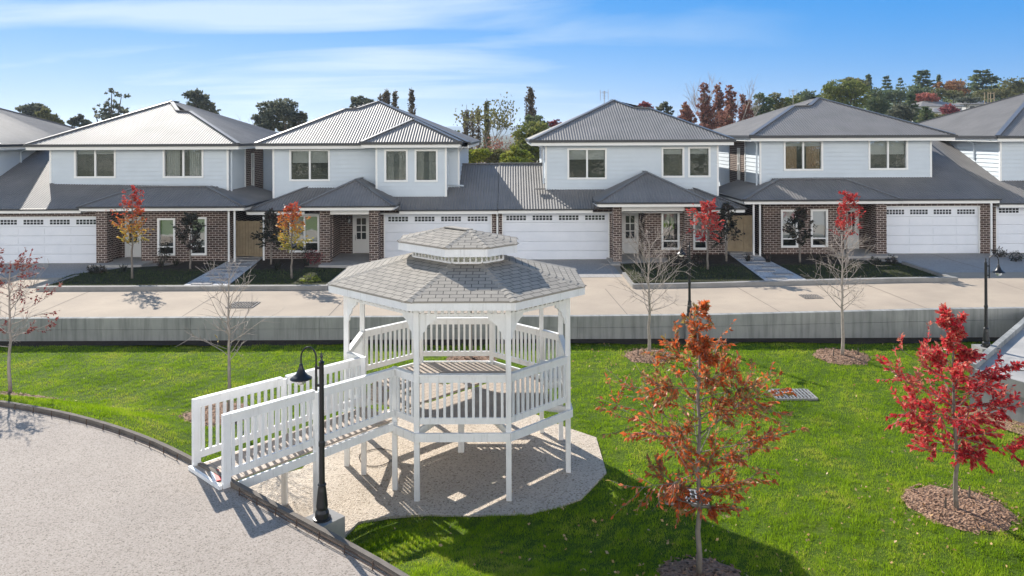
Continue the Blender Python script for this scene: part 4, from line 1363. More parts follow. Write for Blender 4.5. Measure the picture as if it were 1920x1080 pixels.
def railing(parent, p, q, z0, z1, name='railing', z0b=None, z1b=None, gap=.125, bw=.046):
    """top rail, bottom rail and balusters from p to q; z0 bottom rail underside, z1 top of the handrail"""
    z0b = z0 if z0b is None else z0b; z1b = z1 if z1b is None else z1b
    P, Q = Vector((*p, 0)), Vector((*q, 0))
    L = (Q - P).length
    d = (Q - P).normalized()
    a, b = P + d * .05, Q - d * .05
    mb = MB()
    up = lambda v, z: Vector((v.x, v.y, z))
    mb.beam(up(a, z1 - .015), up(b, z1b - .015), .10, .03)
    mb.beam(up(a, z1 - .09), up(b, z1b - .09), .05, .12)
    mb.beam(up(a, z0 + .055), up(b, z0b + .055), .045, .11)
    n = max(1, int(round((L - .1) / gap)))
    for k in range(n):
        t = (k + .5) / n
        c = a.lerp(b, t)
        zb, zt = z0 + (z0b - z0) * t, z1 + (z1b - z1) * t
        e = d * bw / 2; s = Vector((d.y, -d.x, 0)) * .018
        v = [c - e - s, c + e - s, c + e + s, c - e + s]
        mb.add([up(w, zb + .108) for w in v] + [up(w, zt - .148) for w in v], [(0, 1, 5, 4), (1, 2, 6, 5), (2, 3, 7, 6), (3, 0, 4, 7)])
    return mb.build(name, M['white'], parent)
for p, q in [(GP[0], GP[1]), (GP[1], GP[2]), (GP[2], GP[3]), (GP[3], BA), (BA, GP[4]), (GP[4], GP[5]), (GP[5], GP[6]), (GP[6], GP[7]), (GP[7], RB), (RA, GP[0])]:
    railing(gz, p, q, 1.41, RAIL_Z)

# floor: rim beams, joists and boards
mb = MB()
rim = off_poly(GP, .07)
for i in range(8):
    a, b = rim[i], rim[(i + 1) % 8]
    mb.beam((*a, 1.195), (*b, 1.195), .045, .15)
mb.build('rim_beam', M['white'], gz)
E1_, E2_ = (-.87, 15.66), (-1.36, 16.15)
dk = off_poly(GP, -.36)
FD = Vector((.69, .724)).normalized(); FN = Vector((FD.y, -FD.x))
fo = Vector((-1.9, 14.97))                          # an open joint runs through here
uv = [((Vector(p) - fo).dot(FD), (Vector(p) - fo).dot(FN)) for p in dk]
mb = MB()
k = -16
while k < 20:
    v0, v1 = k * .14 + .004, k * .14 + .136
    us = []
    vm = (v0 + v1) / 2
    for i in range(8):
        (ax, ay), (bx, by) = uv[i], uv[(i + 1) % 8]
        if (ay <= vm < by) or (by <= vm < ay): us.append(ax + (bx - ax) * (vm - ay) / (by - ay))
    if len(us) >= 2 and k != 0:
        u0, u1 = min(us), max(us)
        parts_ = [(u0, u1)]
        if k in (-4, -5): parts_ = [(u0, u0 + .55), (u0 + .85, u0 + 1.5), (u0 + 1.9, u1)]
        if k in (-8,): parts_ = [(u0, u0 + .4), (u0 + .9, u1)]
        for a_, b_ in parts_:
            if b_ <= a_: continue
            q = [fo + FD * uu + FN * vv for uu, vv in ((a_, v0), (b_, v0), (b_, v1), (a_, v1))]
            mb.prism([tuple(w) for w in q], 1.315, DECK_Z)
    k += 1
mb.build('floor', M['deck'], gz)
for i in range(8):                                 # joists run in from every post to the middle
    p = Vector((*GP[i], 1.24)); q = Vector((*(E1_ if i < 4 else E2_), 1.24))
    MB().beam(p, q, .045, .13).build('joist', M['white'], gz)
# bench along the right side
def bench(p, q):
    P, Q = Vector((*p, 0)), Vector((*q, 0)); d = (Q - P).normalized(); nrm = Vector((-d.y, d.x, 0))
    a, b = P + d * .18 + nrm * .1, Q - d * .18 + nrm * .1
    mb = MB()
    for k in range(3):
        o = nrm * (.06 + k * .125)
        mb.beam(a + o + Vector((0, 0, 1.78)), b + o + Vector((0, 0, 1.78)), .115, .035)
    bn = mb.build('bench', M['white'], gz)
    mb = MB()
    for t in (.12, .88):
        c = a.lerp(b, t)
        mb.beam(c + nrm * .04 + Vector((0, 0, 1.74)), c + nrm * .36 + Vector((0, 0, 1.74)), .045, .05)
        mb.beam(c + nrm * .31 + Vector((0, 0, 1.36)), c + nrm * .31 + Vector((0, 0, 1.715)), .06, .06)
    mb.build('support', M['white'], bn)
for p, q in [(GP[2], GP[3])]: bench(p, q)

# frieze of short spindles and the curved brackets under the roof
for i in range(8):
    p, q = Vector((*GP[i], 0)), Vector((*GP[(i + 1) % 8], 0))
    d = (q - p).normalized(); L = (q - p).length
    a, b = p + d * .05, q - d * .05
    mb = MB()
    mb.beam(a + Vector((0, 0, 3.355)), b + Vector((0, 0, 3.355)), .045, .05)
    mb.beam(a + Vector((0, 0, 3.55)), b + Vector((0, 0, 3.55)), .045, .10)
    n = int(L / .125)
    for k in range(n):
        c = a.lerp(b, (k + .5) / n)
        mb.beam(c + Vector((0, 0, 3.38)), c + Vector((0, 0, 3.50)), .05, .05, d)
    mb.build('frieze', M['white'], gz)
    for s, e in ((p, d), (q, -d)):
        prof = [(0.05, 3.33), (0.36, 3.33), (0.36, 3.27), (0.30, 3.25), (0.25, 3.20), (0.20, 3.17), (0.17, 3.08), (0.12, 3.04), (0.10, 2.93), (0.05, 2.90)]
        nv = Vector((e.y, -e.x, 0)) * .018
        front = [s + e * u + nv + Vector((0, 0, z)) for u, z in prof]; back = [s + e * u - nv + Vector((0, 0, z)) for u, z in prof]
        m = len(prof)
        g = MB().add(front + back, [tuple(range(m)), tuple(range(2 * m - 1, m - 1, -1))] + [(k, m + k, m + (k + 1) % m, (k + 1) % m) for k in range(m)])
        g.build('bracket', M['white'], gz)

# roof
EDGE = off_poly(GP, .33)
E1, E2 = Vector((-.87, 15.66, 0)), Vector((-1.36, 16.15, 0))
def ring(t, z):
    out = []
    for i, (x, y) in enumerate(EDGE):
        e = E1 if i < 4 else E2
        out.append(Vector((x + (e.x - x) * t, y + (e.y - y) * t, z)))
    return out
def shingled(lo, hi, th=.03):
    mb = MB()
    for i in range(8):
        j = (i + 1) % 8
        a, b, c, d = lo[i], lo[j], hi[j], hi[i]
        u = (b - a).normalized()
        n = u.cross(d - a).normalized()
        v = n.cross(u)
        f = lambda p: ((p - a).dot(u) + i * .37, (p - a).dot(v))
        if (c - d).length < 1e-6: mb.poly([a, b, d], [f(a), f(b), f(d)])
        else: mb.poly([a, b, c, d], [f(a), f(b), f(c), f(d)])
        mb.poly([a, b, b - Vector((0, 0, th)), a - Vector((0, 0, th))], [(0, .066), (.01, .066), (.01, .068), (0, .068)])
    return mb
def hip_caps(parent, lo, hi, piece=.14, w=.11):
    for i in range(8):
        mb = MB()
        p, q = lo[i], hi[i]
        L = (q - p).length; d = (q - p).normalized()
        s = d.cross(Vector((0, 0, 1))).normalized(); up = s.cross(d)
        n = max(1, int(L / piece))
        for k in range(n):
            a = p + d * (L * k / n) + up * .020; b = p + d * min(L, L * (k + 1) / n + .03) + up * .008
            for sg in (-1, 1):
                e = s * sg * w - up * .032
                v = [a, b, b + e, a + e]
                mb.poly(v if sg > 0 else v[::-1])
            mb.poly([a, a + s * w - up * .032, a + s * w - up * .05, a - up * .02, a - s * w - up * .05, a - s * w - up * .032])
        mb.build('hip_shingles', M['shinglecap'], parent)
r0, r1 = ring(0, 3.665), ring(.72, 4.085)
rf = shingled(r0, r1).build('main_roof', M['shingle'], gz)
hip_caps(rf, r0, r1)
c0, c1 = ring(.57, 4.415), [Vector((*( (E1 if i < 4 else E2).xy), 4.64)) for i in range(8)]
cr_ = shingled(c0, c1).build('cupola_roof', M['shingle'], gz)
hip_caps(cr_, c0, c1, .15, .10)
hc = MB()
hc.beam(Vector((*E1.xy, 4.645)), Vector((*E2.xy, 4.645)), .2, .02)
hc.build('ridge_shingles', M['shinglecap'], cr_)
def fascia_ring(t, z0, z1, inset):
    mb = MB()
    o, i_ = ring(t, 0), ring(t + inset, 0)
    for i in range(8):
        j = (i + 1) % 8
        a, b, c, d = o[i], o[j], i_[j], i_[i]
        mb.add([Vector((*p.xy, z)) for z in (z0, z1) for p in (a, b, c, d)], [(0, 1, 5, 4), (2, 3, 7, 6), (0, 3, 2, 1), (4, 5, 6, 7)])
    return mb
fascia_ring(.004, 3.50, 3.635, .02).build('fascia', M['white'], gz)
fascia_ring(.575, 4.235, 4.385, .03).build('cupola_fascia', M['white'], gz)
# soffits: open boards under the two roofs
mb = MB()
a, b = ring(.02, 3.62), ring(.72, 4.04)
for i in range(8): mb.poly([a[i], b[i], b[(i + 1) % 8], a[(i + 1) % 8]])
mb.build('ceiling', M['white'], gz)
mb = MB()
a, b = ring(.60, 4.39), [v - Vector((0, 0, .03)) for v in c1]
for i in range(8): mb.poly([a[i], b[i], b[(i + 1) % 8], a[(i + 1) % 8]])
mb.build('cupola_ceiling', M['white'], gz)
# louvred cupola wall
mb = MB()
k0, k1 = ring(.70, 4.04), ring(.70, 4.40)
for i in range(8):
    p, q = k0[i], k0[(i + 1) % 8]
    d = (q - p).normalized(); L = (q - p).length
    mb.beam(p + Vector((0, 0, .03)), q + Vector((0, 0, .03)), .05, .06)
    mb.beam(p + Vector((0, 0, .32)), q + Vector((0, 0, .32)), .05, .06)
    n = int(L / .1)
    for k in range(n + 1):
        c = p.lerp(q, k / n)
        mb.beam(c + Vector((0, 0, .06)), c + Vector((0, 0, .30)), .035, .03, d)
mb.build('cupola_wall', M['white'], gz)

# ramp with its own rails
RD = Vector((-.682, -.731, 0)).normalized()
RL = 3.27
ra0, rb0 = Vector((*RA, 0)), Vector((*RB, 0))
ra1, rb1 = ra0 + RD * RL, rb0 + RD * RL
rmp = MB()
nb = 24
side_v = (rb0 - ra0).normalized()
for k in range(nb):
    t0, t1 = k / nb, (k + .93) / nb
    z0, z1 = 1.355 - .11 * t0, 1.355 - .11 * t1
    a, b = ra0 + RD * (RL + .1) * t0, ra0 + RD * (RL + .1) * t1
    c, d = rb0 + RD * (RL + .1) * t1, rb0 + RD * (RL + .1) * t0
    rmp.add([Vector((*p.xy, z)) for p, z in ((a, z0), (b, z1), (c, z1), (d, z0))] + [Vector((*p.xy, z - .03)) for p, z in ((a, z0), (b, z1), (c, z1), (d, z0))],
            [(0, 1, 2, 3), (4, 7, 6, 5), (0, 4, 5, 1), (1, 5, 6, 2), (2, 6, 7, 3), (3, 7, 4, 0)])
ramp_o = rmp.build('ramp', M['deck'], gz)
for s0, s1, o in ((ra0, ra1, -1), (rb0, rb1, 1)):
    ov = side_v * (.03 * o)
    m0 = s0 + RD * (RL * .515)
    railing(ramp_o, (s0 + ov).xy, (m0 + ov).xy, 1.42, RAIL_Z, 'ramp_railing', 1.385, RAIL_Z + .01)
    railing(ramp_o, (m0 + ov).xy, (s1 + ov).xy, 1.385, RAIL_Z + .01, 'ramp_railing', 1.35, RAIL_Z + .02)
    bm_ = MB()
    bm_.beam(s0 + ov * 1.6 + Vector((0, 0, 1.245)), s1 + ov * 1.6 + Vector((0, 0, 1.155)), .045, .14)
    bm_.build('side_beam', M['white'], ramp_o)
    x, y = (m0 + ov).xy
    MB().box(x - .045, x + .045, y - .045, y + .045, 0.0, RAIL_Z - .03).build('ramp_post', M['white'], ramp_o)
    x, y = (s1 + ov).xy
    e = RD * .06; f_ = side_v * .035
    c = s1 + ov
    v = [c - e - f_, c + e - f_, c + e + f_, c - e + f_]
    MB().add([Vector((*p.xy, z)) for z in (1.1, RAIL_Z + .02) for p in v], [(0, 1, 5, 4), (1, 2, 6, 5), (2, 3, 7, 6), (3, 0, 4, 7), (4, 5, 6, 7)]).build('ramp_post', M['white'], ramp_o)
mb = MB()
mb.beam(ra1 + RD * .1 + Vector((0, 0, 1.20)) - side_v * .05, rb1 + RD * .1 + Vector((0, 0, 1.20)) + side_v * .05, .05, .12)
mb.build('ramp_threshold', M['white'], ramp_o)
t = thing('warning_strip', 'short red warning strip at the foot of the gazebo ramp', 'strip', tuple(ra1.lerp(rb1, .3) + Vector((0, 0, 1.25))))
p = ra1.lerp(rb1, .14) + RD * .03; q = ra1.lerp(rb1, .55) - RD * .10
MB().beam(p + Vector((0, 0, 1.262)), q + Vector((0, 0, 1.268)), .09, .014).build('strip', M['red'], t)
MB().beam(p + Vector((0, 0, 1.264)) + RD * .07, q + Vector((0, 0, 1.268)) + RD * .07, .04, .012).build('white_edge', M['white'], t)

# loop of cable left on the gravel
t = thing('cable', 'loop of dark cable lying on the gravel under the gazebo', 'cable', (-2.7, 15.0, .06))
pts = [Vector((-2.75 + .36 * math.cos(a) * (1 + .1 * math.sin(3 * a)), 15.6 + .42 * math.sin(a), .066)) for a in fr(0, 7.5, 40)]
MB().tube(pts, .008, 5).build('cable_loop', M['black'], t)

# ---------------------------------------------------------------- street lamps
def lamp(label, base, ang):
    t = thing('street_lamp', label, 'lamp', base, 'black heritage street lamps')
    x, y, z = base
    c = (x, y, z)
    MB().lathe(c, [(.125, 0), (.125, .025), (.10, .03), (.095, .10), (.075, .14), (.082, .18), (.06, .40), (.05, .46), (.062, .48), (.05, .50)], 18).build('base', M['black'], t, smooth=False)
    MB().lathe(c, [(.042, .50), (.038, 1.0), (.046, 1.02), (.046, 1.07), (.036, 1.09), (.033, 2.16), (.045, 2.18), (.02, 2.20), (.012, 2.24), (.022, 2.26), (.004, 2.32)], 12).build('pole', M['black'], t)
    dx, dy = math.cos(ang), math.sin(ang)
    P = lambda u, zz: Vector((x + dx * u, y + dy * u, z + zz))
    arm = [P(.075, 1.78)] + [P(.075, 2.2)] + [P(.075 + .105 - .105 * math.cos(a), 2.24 + .15 * math.sin(a)) for a in fr(0, math.pi, 10)] + [P(.285, 2.14)]
    a = MB().tube(arm, .0115, 8)
    a.beam(P(.02, 1.86), P(.09, 1.86), .03, .03); a.beam(P(.02, 2.10), P(.09, 2.10), .03, .03); a.beam(P(.075, 1.80), P(.075, 2.14), .028, .028, (dx, dy, 0))
    a.build('arm', M['black'], t)
    q = P(.285, 0)
    MB().lathe(q, [(.02, 2.16), (.028, 2.13), (.03, 2.11), (.045, 2.08), (.065, 2.03), (.105, 1.985), (.15, 1.96), (.15, 1.95), (.09, 1.962)], 20).build('shade', M['black'], t, smooth=True)
    MB().lathe(q, [(.075, 1.958), (.08, 1.935), (.07, 1.90), (.045, 1.875), (.01, 1.868)], 16).build('globe', M['lampglass'], t, smooth=True)
    return t
lb = atz(604, 973, 1.24)
lamp('black swan-neck street lamp in front of the gazebo ramp at the forecourt edge', tuple(lb), math.pi)
l2 = at(1293, 586, 23.85); l2.z = rz(l2.x) + .02
lamp('black swan-neck street lamp behind the orange oak, beside the retaining wall', tuple(l2), R(200))
l3 = atz(1849, 650, 1.0)
lamp('black swan-neck street lamp at the right edge, behind the scarlet oak', tuple(l3), R(-25))
def footing(label, p, w, z1, z0=-.2, ang=0):
    t = thing('lamp_footing', label, 'concrete block', (p[0], p[1], z0), 'lamp footings')
    c, s = math.cos(ang) * w, math.sin(ang) * w
    MB().prism([(p[0] - c + s, p[1] - s - c), (p[0] + c + s, p[1] + s - c), (p[0] + c - s, p[1] + s + c), (p[0] - c - s, p[1] - s + c)], z0, z1).build('block', M['concrete'], t)
FOOT = M['slab']
footing('square concrete block under the lamp by the gazebo ramp', (lb.x + .02, lb.y + .05), .20, 1.24, ang=R(-40))
footing('square concrete block under the lamp at the right edge', (l3.x, l3.y), .24, 1.0)
footing('square concrete block under the lamp by the retaining wall', (l2.x, l2.y - .02), .14, l2.z)

# ---------------------------------------------------------------- steel bars and pegs along the forecourt edge
t = thing('edge_bars', 'rusty steel bars and pegs fixed along the curved forecourt edge', 'steel bars', (-3.3, 10.9, PAVE_Z))
ln = offset_line(KS, -.07)
for k in range(0, len(ln)):
    x, y = ln[k]
    if -11.5 < x < -.2 and not (-5.4 < x < -4.35):
        MB().tube([(x, y, PAVE_Z - .02), (x + .01, y, KERB_Z + .035)], .008, 5).build('peg', M['rust'], t)
mb = MB()
for z in (PAVE_Z + .03, KERB_Z + .005):
    seg = [(x, y, z) for x, y in ln if -4.2 < x < -.2]
    mb.tube(seg, .007, 5)
    seg = [(x, y, z) for x, y in ln if -11.5 < x < -5.5]
    if z < KERB_Z: mb.tube(seg, .006, 5)
mb.build('bar', M['rust'], t)

# ---------------------------------------------------------------- drain grates
def grate(label, px, py, z, w, d, ang=0, m='steel'):
    p = atz(px, py, z)
    t = thing('drain_grate', label, 'grate', tuple(p), 'drain grates')
    c, s = math.cos(ang), math.sin(ang)
    T = lambda u, v, zz: Vector((p.x + u * c - v * s, p.y + u * s + v * c, p.z + zz))
    mb = MB()
    for u0, v0, u1, v1 in ((-w, -d, w, -d), (w, -d, w, d), (w, d, -w, d), (-w, d, -w, -d)): mb.beam(T(u0, v0, .015), T(u1, v1, .015), .045, .05)
    mb.build('frame', M['concrete' if m == 'steel' else m], t)
    mb = MB()
    n = int(w * 2 / .085)
    for k in range(1, n): mb.beam(T(-w + 2 * w * k / n, -d, .035), T(-w + 2 * w * k / n, d, .035), .030, .03)
    for v in (-d * .33, d * .33): mb.beam(T(-w, v, .03), T(w, v, .03), .012, .025)
    mb.build('bars', M[m], t)
    MB().poly([T(-w, -d, .005), T(w, -d, .005), T(w, d, .005), T(-w, d, .005)]).build('pit', M['soil'], t)
grate('steel drain grate in the sunny lawn right of the orange oak', 1486, 741, .05, .48, .34)
grate('steel drain grate behind the trunk of the orange oak', 1286, 934, .03, .36, .26, R(-8))
grate('square drain grate in the road behind the bare tree by the ramp', 456, 573, rz(-9) - .01, .42, .42, 0, 'iron')
grate('small drain grate in the road near the right bare tree', 1521, 558, rz(9.5) - .01, .3, .3, 0, 'iron')

# ---------------------------------------------------------------- the raised drive at the right edge
A_, B_ = (11.0, 18.35), (14.9, 22.5)
drv = [A_, B_, (16.2, 23.95), (34, 23.95), (34, 10), (13.9, 10), (12.9, 14.4), (11.9, 16.6)]
mb = MB().prism(drv, -.3, 0.93)
tag(mb.build('raised_drive', M['slab']), kind='structure')
t = thing('drive_wall', 'concrete upstand wall round the raised drive at the right edge', 'wall', (11, 18.3, 0))
mb = MB()
def upstand(mb, pts, z0, z1, w):
    for a, b in zip(pts[:-1], pts[1:]):
        d = (Vector((*b, 0)) - Vector((*a, 0))).normalized(); n = Vector((d.y, -d.x, 0)) * w
        A, B = Vector((*a, 0)), Vector((*b, 0))
        v = [A, B, B - n, A - n]
        mb.add([Vector((*p.xy, z)) for z in (z0, z1) for p in v], [(0, 1, 5, 4), (1, 2, 6, 5), (2, 3, 7, 6), (3, 0, 4, 7), (4, 5, 6, 7)])
upstand(mb, [(16.25, 23.97), (14.95, 22.52), (11.0, 18.36)], -.3, 1.06, -.14)
mb.build('upstand', M['wall'], t)
mb = MB()
upstand(mb, [(10.985, 18.33), (11.885, 16.59), (12.885, 14.39), (13.885, 9.9)], -.3, .62, -.02)
mb.build('wall_face', M['wall'], t)
mb = MB()
upstand(mb, [(10.96, 18.33), (11.86, 16.58), (12.86, 14.38), (13.86, 9.9)], .62, .97, -.05)
mb.build('coping', M['concrete'], t)
mb = MB().poly([(x, y, lawn_z(x, y) + .03) for x, y in ((10.4, 17.9), (11.0, 18.3), (11.9, 16.55), (12.9, 14.35), (12.2, 14.2), (11.2, 16.1))])
tag(mb.build('mulch_strip', M['mulch']), kind='structure')
mb = MB().poly([(x, y, .934) for x, y in ((11.6, 18.35), (11.64, 18.41), (20, 16.5), (20, 16.42))])
tag(mb.build('slab_joint', M['soil']), kind='structure')

# ---------------------------------------------------------------- foliage colours
M['orange'] = foliage('orange_oak_leaves', [(0.0, (0.24, 0.06, 0.03)), (0.3, (0.48, 0.11, 0.035)), (0.65, (0.70, 0.145, 0.03)), (0.88, (0.52, 0.22, 0.12)), (1.0, (0.30, 0.22, 0.07))], 0.5, 0.45, .9)
M['scarlet'] = foliage('scarlet_oak_leaves', [(0.0, (0.26, 0.014, 0.025)), (0.45, (0.58, 0.025, 0.045)), (0.8, (0.72, 0.07, 0.07)), (1.0, (0.62, 0.22, 0.15))], 0.45, 0.4, .9)
M['redyellow'] = foliage('red_to_yellow_leaves', [(0.0, (0.42, 0.03, 0.03)), (0.35, (0.5, 0.08, 0.04)), (0.6, (0.55, 0.28, 0.05)), (0.85, (0.40, 0.36, 0.06)), (1.0, (0.25, 0.26, 0.06))], 0.4)
# red at the tip, turning yellow and green lower down
_m = M['redyellow']; _n, _l = _m.node_tree.nodes, _m.node_tree.links
_g = [x for x in _n if x.type == 'NEW_GEOMETRY'][0]; _r = [x for x in _n if x.type == 'VALTORGB'][0]
_s = _n.new('ShaderNodeSeparateXYZ'); _l.new(_g.outputs['Position'], _s.inputs[0])
_a = _n.new('ShaderNodeMath'); _a.operation = 'MULTIPLY_ADD'; _a.inputs[1].default_value = -.40; _a.inputs[2].default_value = 1.62
_l.new(_s.outputs[2], _a.inputs[0])
_b = _n.new('ShaderNodeMath'); _b.operation = 'MULTIPLY_ADD'; _b.inputs[1].default_value = .35
_l.new(_g.outputs['Random Per Island'], _b.inputs[0]); _l.new(_a.outputs[0], _b.inputs[2]); _l.new(_b.outputs[0], _r.inputs[0])
M['redleaf'] = foliage('bright_red_leaves', [(0.0, (0.36, 0.02, 0.03)), (0.5, (0.55, 0.05, 0.05)), (1.0, (0.55, 0.12, 0.08))], 0.4)
M['brownred'] = foliage('fading_red_leaves', [(0.0, (0.15, 0.03, 0.03)), (0.6, (0.26, 0.05, 0.045)), (1.0, (0.38, 0.18, 0.14))], 0.3)
M['yellowleaf'] = foliage('yellow_leaves', [(0.0, (0.5, 0.3, 0.04)), (1.0, (0.55, 0.40, 0.08))], 0.4)
M['darkshrub'] = foliage('dark_glossy_leaves', [(0.0, (0.02, 0.022, 0.018)), (0.6, (0.04, 0.045, 0.03)), (1.0, (0.08, 0.045, 0.04))], 0.15, 0.4)
M['gum'] = foliage('gum_leaves', [(0.0, (0.07, 0.08, 0.06)), (0.6, (0.13, 0.145, 0.10)), (1.0, (0.22, 0.21, 0.14))], 0.45)
M['olive'] = foliage('olive_leaves', [(0.0, (0.08, 0.09, 0.035)), (0.6, (0.16, 0.16, 0.06)), (1.0, (0.24, 0.21, 0.09))], 0.3)
M['brightgreen'] = foliage('yellow_green_leaves', [(0.0, (0.10, 0.14, 0.02)), (0.6, (0.22, 0.26, 0.03)), (1.0, (0.36, 0.35, 0.07))], 0.35)
M['midgreen'] = foliage('mid_green_leaves', [(0.0, (0.07, 0.10, 0.025)), (0.6, (0.16, 0.19, 0.045)), (1.0, (0.28, 0.27, 0.075))], 0.3)
M['conifer'] = foliage('conifer_needles', [(0.0, (0.06, 0.085, 0.045)), (0.6, (0.11, 0.15, 0.07)), (1.0, (0.20, 0.21, 0.09))], 0.38)
M['russet'] = foliage('russet_leaves', [(0.0, (0.14, 0.08, 0.065)), (0.5, (0.26, 0.13, 0.10)), (0.85, (0.34, 0.15, 0.11)), (1.0, (0.26, 0.22, 0.13))], 0.3)
M['rustorange'] = foliage('rust_orange_leaves', [(0.0, (0.18, 0.08, 0.035)), (0.6, (0.32, 0.15, 0.06)), (1.0, (0.36, 0.23, 0.10))], 0.3)
M['pink'] = foliage('coral_red_leaves', [(0.0, (0.28, 0.08, 0.06)), (1.0, (0.48, 0.17, 0.12))], 0.3)
M['plum'] = foliage('plum_red_leaves', [(0.0, (0.20, 0.05, 0.06)), (1.0, (0.34, 0.10, 0.10))], 0.3)
M['poplar'] = foliage('thin_poplar_leaves', [(0.0, (0.06, 0.05, 0.035)), (0.6, (0.12, 0.09, 0.055)), (1.0, (0.17, 0.14, 0.07))], 0.3)

def rot_any(rng, d, ang):
    a = d.orthogonal().normalized()
    a = Matrix.Rotation(rng.uniform(0, 6.283), 3, d) @ a
    return (d * math.cos(ang) + a * math.sin(ang)).normalized()

def limb(mb, rng, p, d, L, r, n=5, wob=.12, lift=0.0, sides=5, r_end=.35):
    pts, rad = [p.copy()], [r]
    q, dd = p.copy(), d.copy()
    for k in range(n):
        dd = (dd + Vector((rng.uniform(-wob, wob), rng.uniform(-wob, wob), rng.uniform(-wob, wob) + lift))).normalized()
        q = q + dd * (L / n)
        pts.append(q.copy()); rad.append(r * (1 - (1 - r_end) * (k + 1) / n))
    mb.tube(pts, rad, sides)
    return pts, dd

def leaf(rng, c, d, size, droop=.3, w=.42):
    d = (d + Vector((rng.uniform(-.8, .8), rng.uniform(-.8, .8), rng.uniform(-.8, .5) - droop))).normalized()
    s = d.orthogonal().normalized()
    s = Matrix.Rotation(rng.uniform(0, 6.283), 3, d) @ s
    n = d.cross(s)
    L = size * rng.uniform(.65, 1.3)
    m = c + d * L * .5 + n * L * .10
    return [c, m + s * L * w * .5, c + d * L, m - s * L * w * .5]

def young_tree(name, label, cat, base, height, trunk_r, crown0, prof, nb, leafmat, leaf_size, per_twig, twigs, bark='bark', seed=1, rise=.35, sides=7, group=None, bare_frac=0.0, lean=(0, 0), leaf_only=None, skew=1.0):
    """straight young tree: leader, side branches whose reach follows prof(rel. height), twigs and single leaves"""
    rng = random.Random(seed)
    t = thing(name, label, cat, tuple(base), group)
    base = Vector(base)
    mb = MB()
    n = 12
    lead, rad = [], []
    for k in range(n + 1):
        f = k / n
        lead.append(base + Vector((lean[0] * f + rng.uniform(-.012, .012) * height * .5 * (f > 0), lean[1] * f + rng.uniform(-.012, .012) * height * .5 * (f > 0), height * f)))
        rad.append(trunk_r * (1 - .85 * f) + .003)
    mb.tube(lead, rad, sides)
    lv = []
    def leaves_on(pts, cnt, sz):
        for _ in range(cnt):
            k = rng.randrange(len(pts) - 1)
            u = rng.random()
            c = pts[k].lerp(pts[k + 1], u)
            d = (pts[k + 1] - pts[k]).normalized()
            lv.extend(leaf(rng, c, d, sz))
    ang = rng.uniform(0, 6.283)
    for b in range(nb):
        f = crown0 + (1 - crown0) * ((b + rng.random()) / nb) ** skew * .97
        reach = prof(f) * height * rng.uniform(.55, 1.18)
        k = min(n - 1, int(f * n)); p = lead[k].lerp(lead[k + 1], f * n - k)
        ang += 2.399 + rng.uniform(-.5, .5)
        el = rise + rng.uniform(-.2, .3) + .5 * (f - crown0)
        d = Vector((math.cos(ang) * math.cos(el), math.sin(ang) * math.cos(el), math.sin(el)))
        pts, dd = limb(mb, rng, p, d, max(reach, .12), max(trunk_r * .30 * (1 - .5 * f), .008), 5, .14, .02, 4, .4)
        bare = rng.random() < bare_frac
        dens = rng.choice((.35, .8, 1.0, 1.3))
        for tw in range(twigs):
            u = rng.uniform(.25, 1.0) * (len(pts) - 1)
            k2 = min(len(pts) - 2, int(u))
            q = pts[k2].lerp(pts[k2 + 1], u - k2)
            d2 = rot_any(rng, (pts[k2 + 1] - pts[k2]).normalized(), rng.uniform(.4, 1.1))
            tp, _ = limb(mb, rng, q, d2, max(reach * rng.uniform(.25, .55), .10), .0055, 3, .2, .03, 3, .5)
            if not bare and per_twig and (leaf_only is None or leaf_only(q)):
                leaves_on(tp, int(per_twig * dens * rng.uniform(.5, 1.4)), leaf_size)
            elif per_twig == 0 or bare:
                for _ in range(2):
                    d3 = rot_any(rng, d2, rng.uniform(.3, .9))
                    limb(mb, rng, tp[rng.randrange(1, len(tp))], d3, reach * rng.uniform(.15, .38), .0042, 2, .2, .03, 3, .7)
    mb.build('trunk', M[bark], t, smooth=True)
    if lv: np_mesh('crown', lv, 4, M[leafmat], t)
    return t

# foreground trees
def table(*pts):
    def f(x):
        for (a, u), (b_, v) in zip(pts[:-1], pts[1:]):
            if x <= b_: return u + (v - u) * (x - a) / (b_ - a)
        return pts[-1][1]
    return f
b = atz(1311, 1078, 0.05)
young_tree('oak_tree', 'young oak with orange and russet leaves on the lawn right of the gazebo', 'tree', (b.x, b.y, .02), 4.0, .042, .25,
           table((0, .10), (.25, .12), (.34, .26), (.46, .37), (.56, .30), (.66, .21), (.76, .17), (.80, .10), (.82, .02), (.89, .02), (.91, .09), (.97, .06), (1, .02)), 54, 'orange', .085, 25, 8, 'bark', 21, .2, skew=1.5)
b = atz(1794, 953, 0.08)
young_tree('oak_tree', 'young oak with scarlet leaves in a mulch ring at the right of the lawn', 'tree', (b.x, b.y, .03), 3.42, .040, .28,
           table((0, .1), (.28, .18), (.38, .30), (.52, .33), (.62, .28), (.70, .18), (.76, .14), (.80, .03), (.86, .03), (.92, .09), (1, .02)), 56, 'scarlet', .09, 27, 8, 'bark', 8, .16, lean=(-.03, .05), skew=1.35)
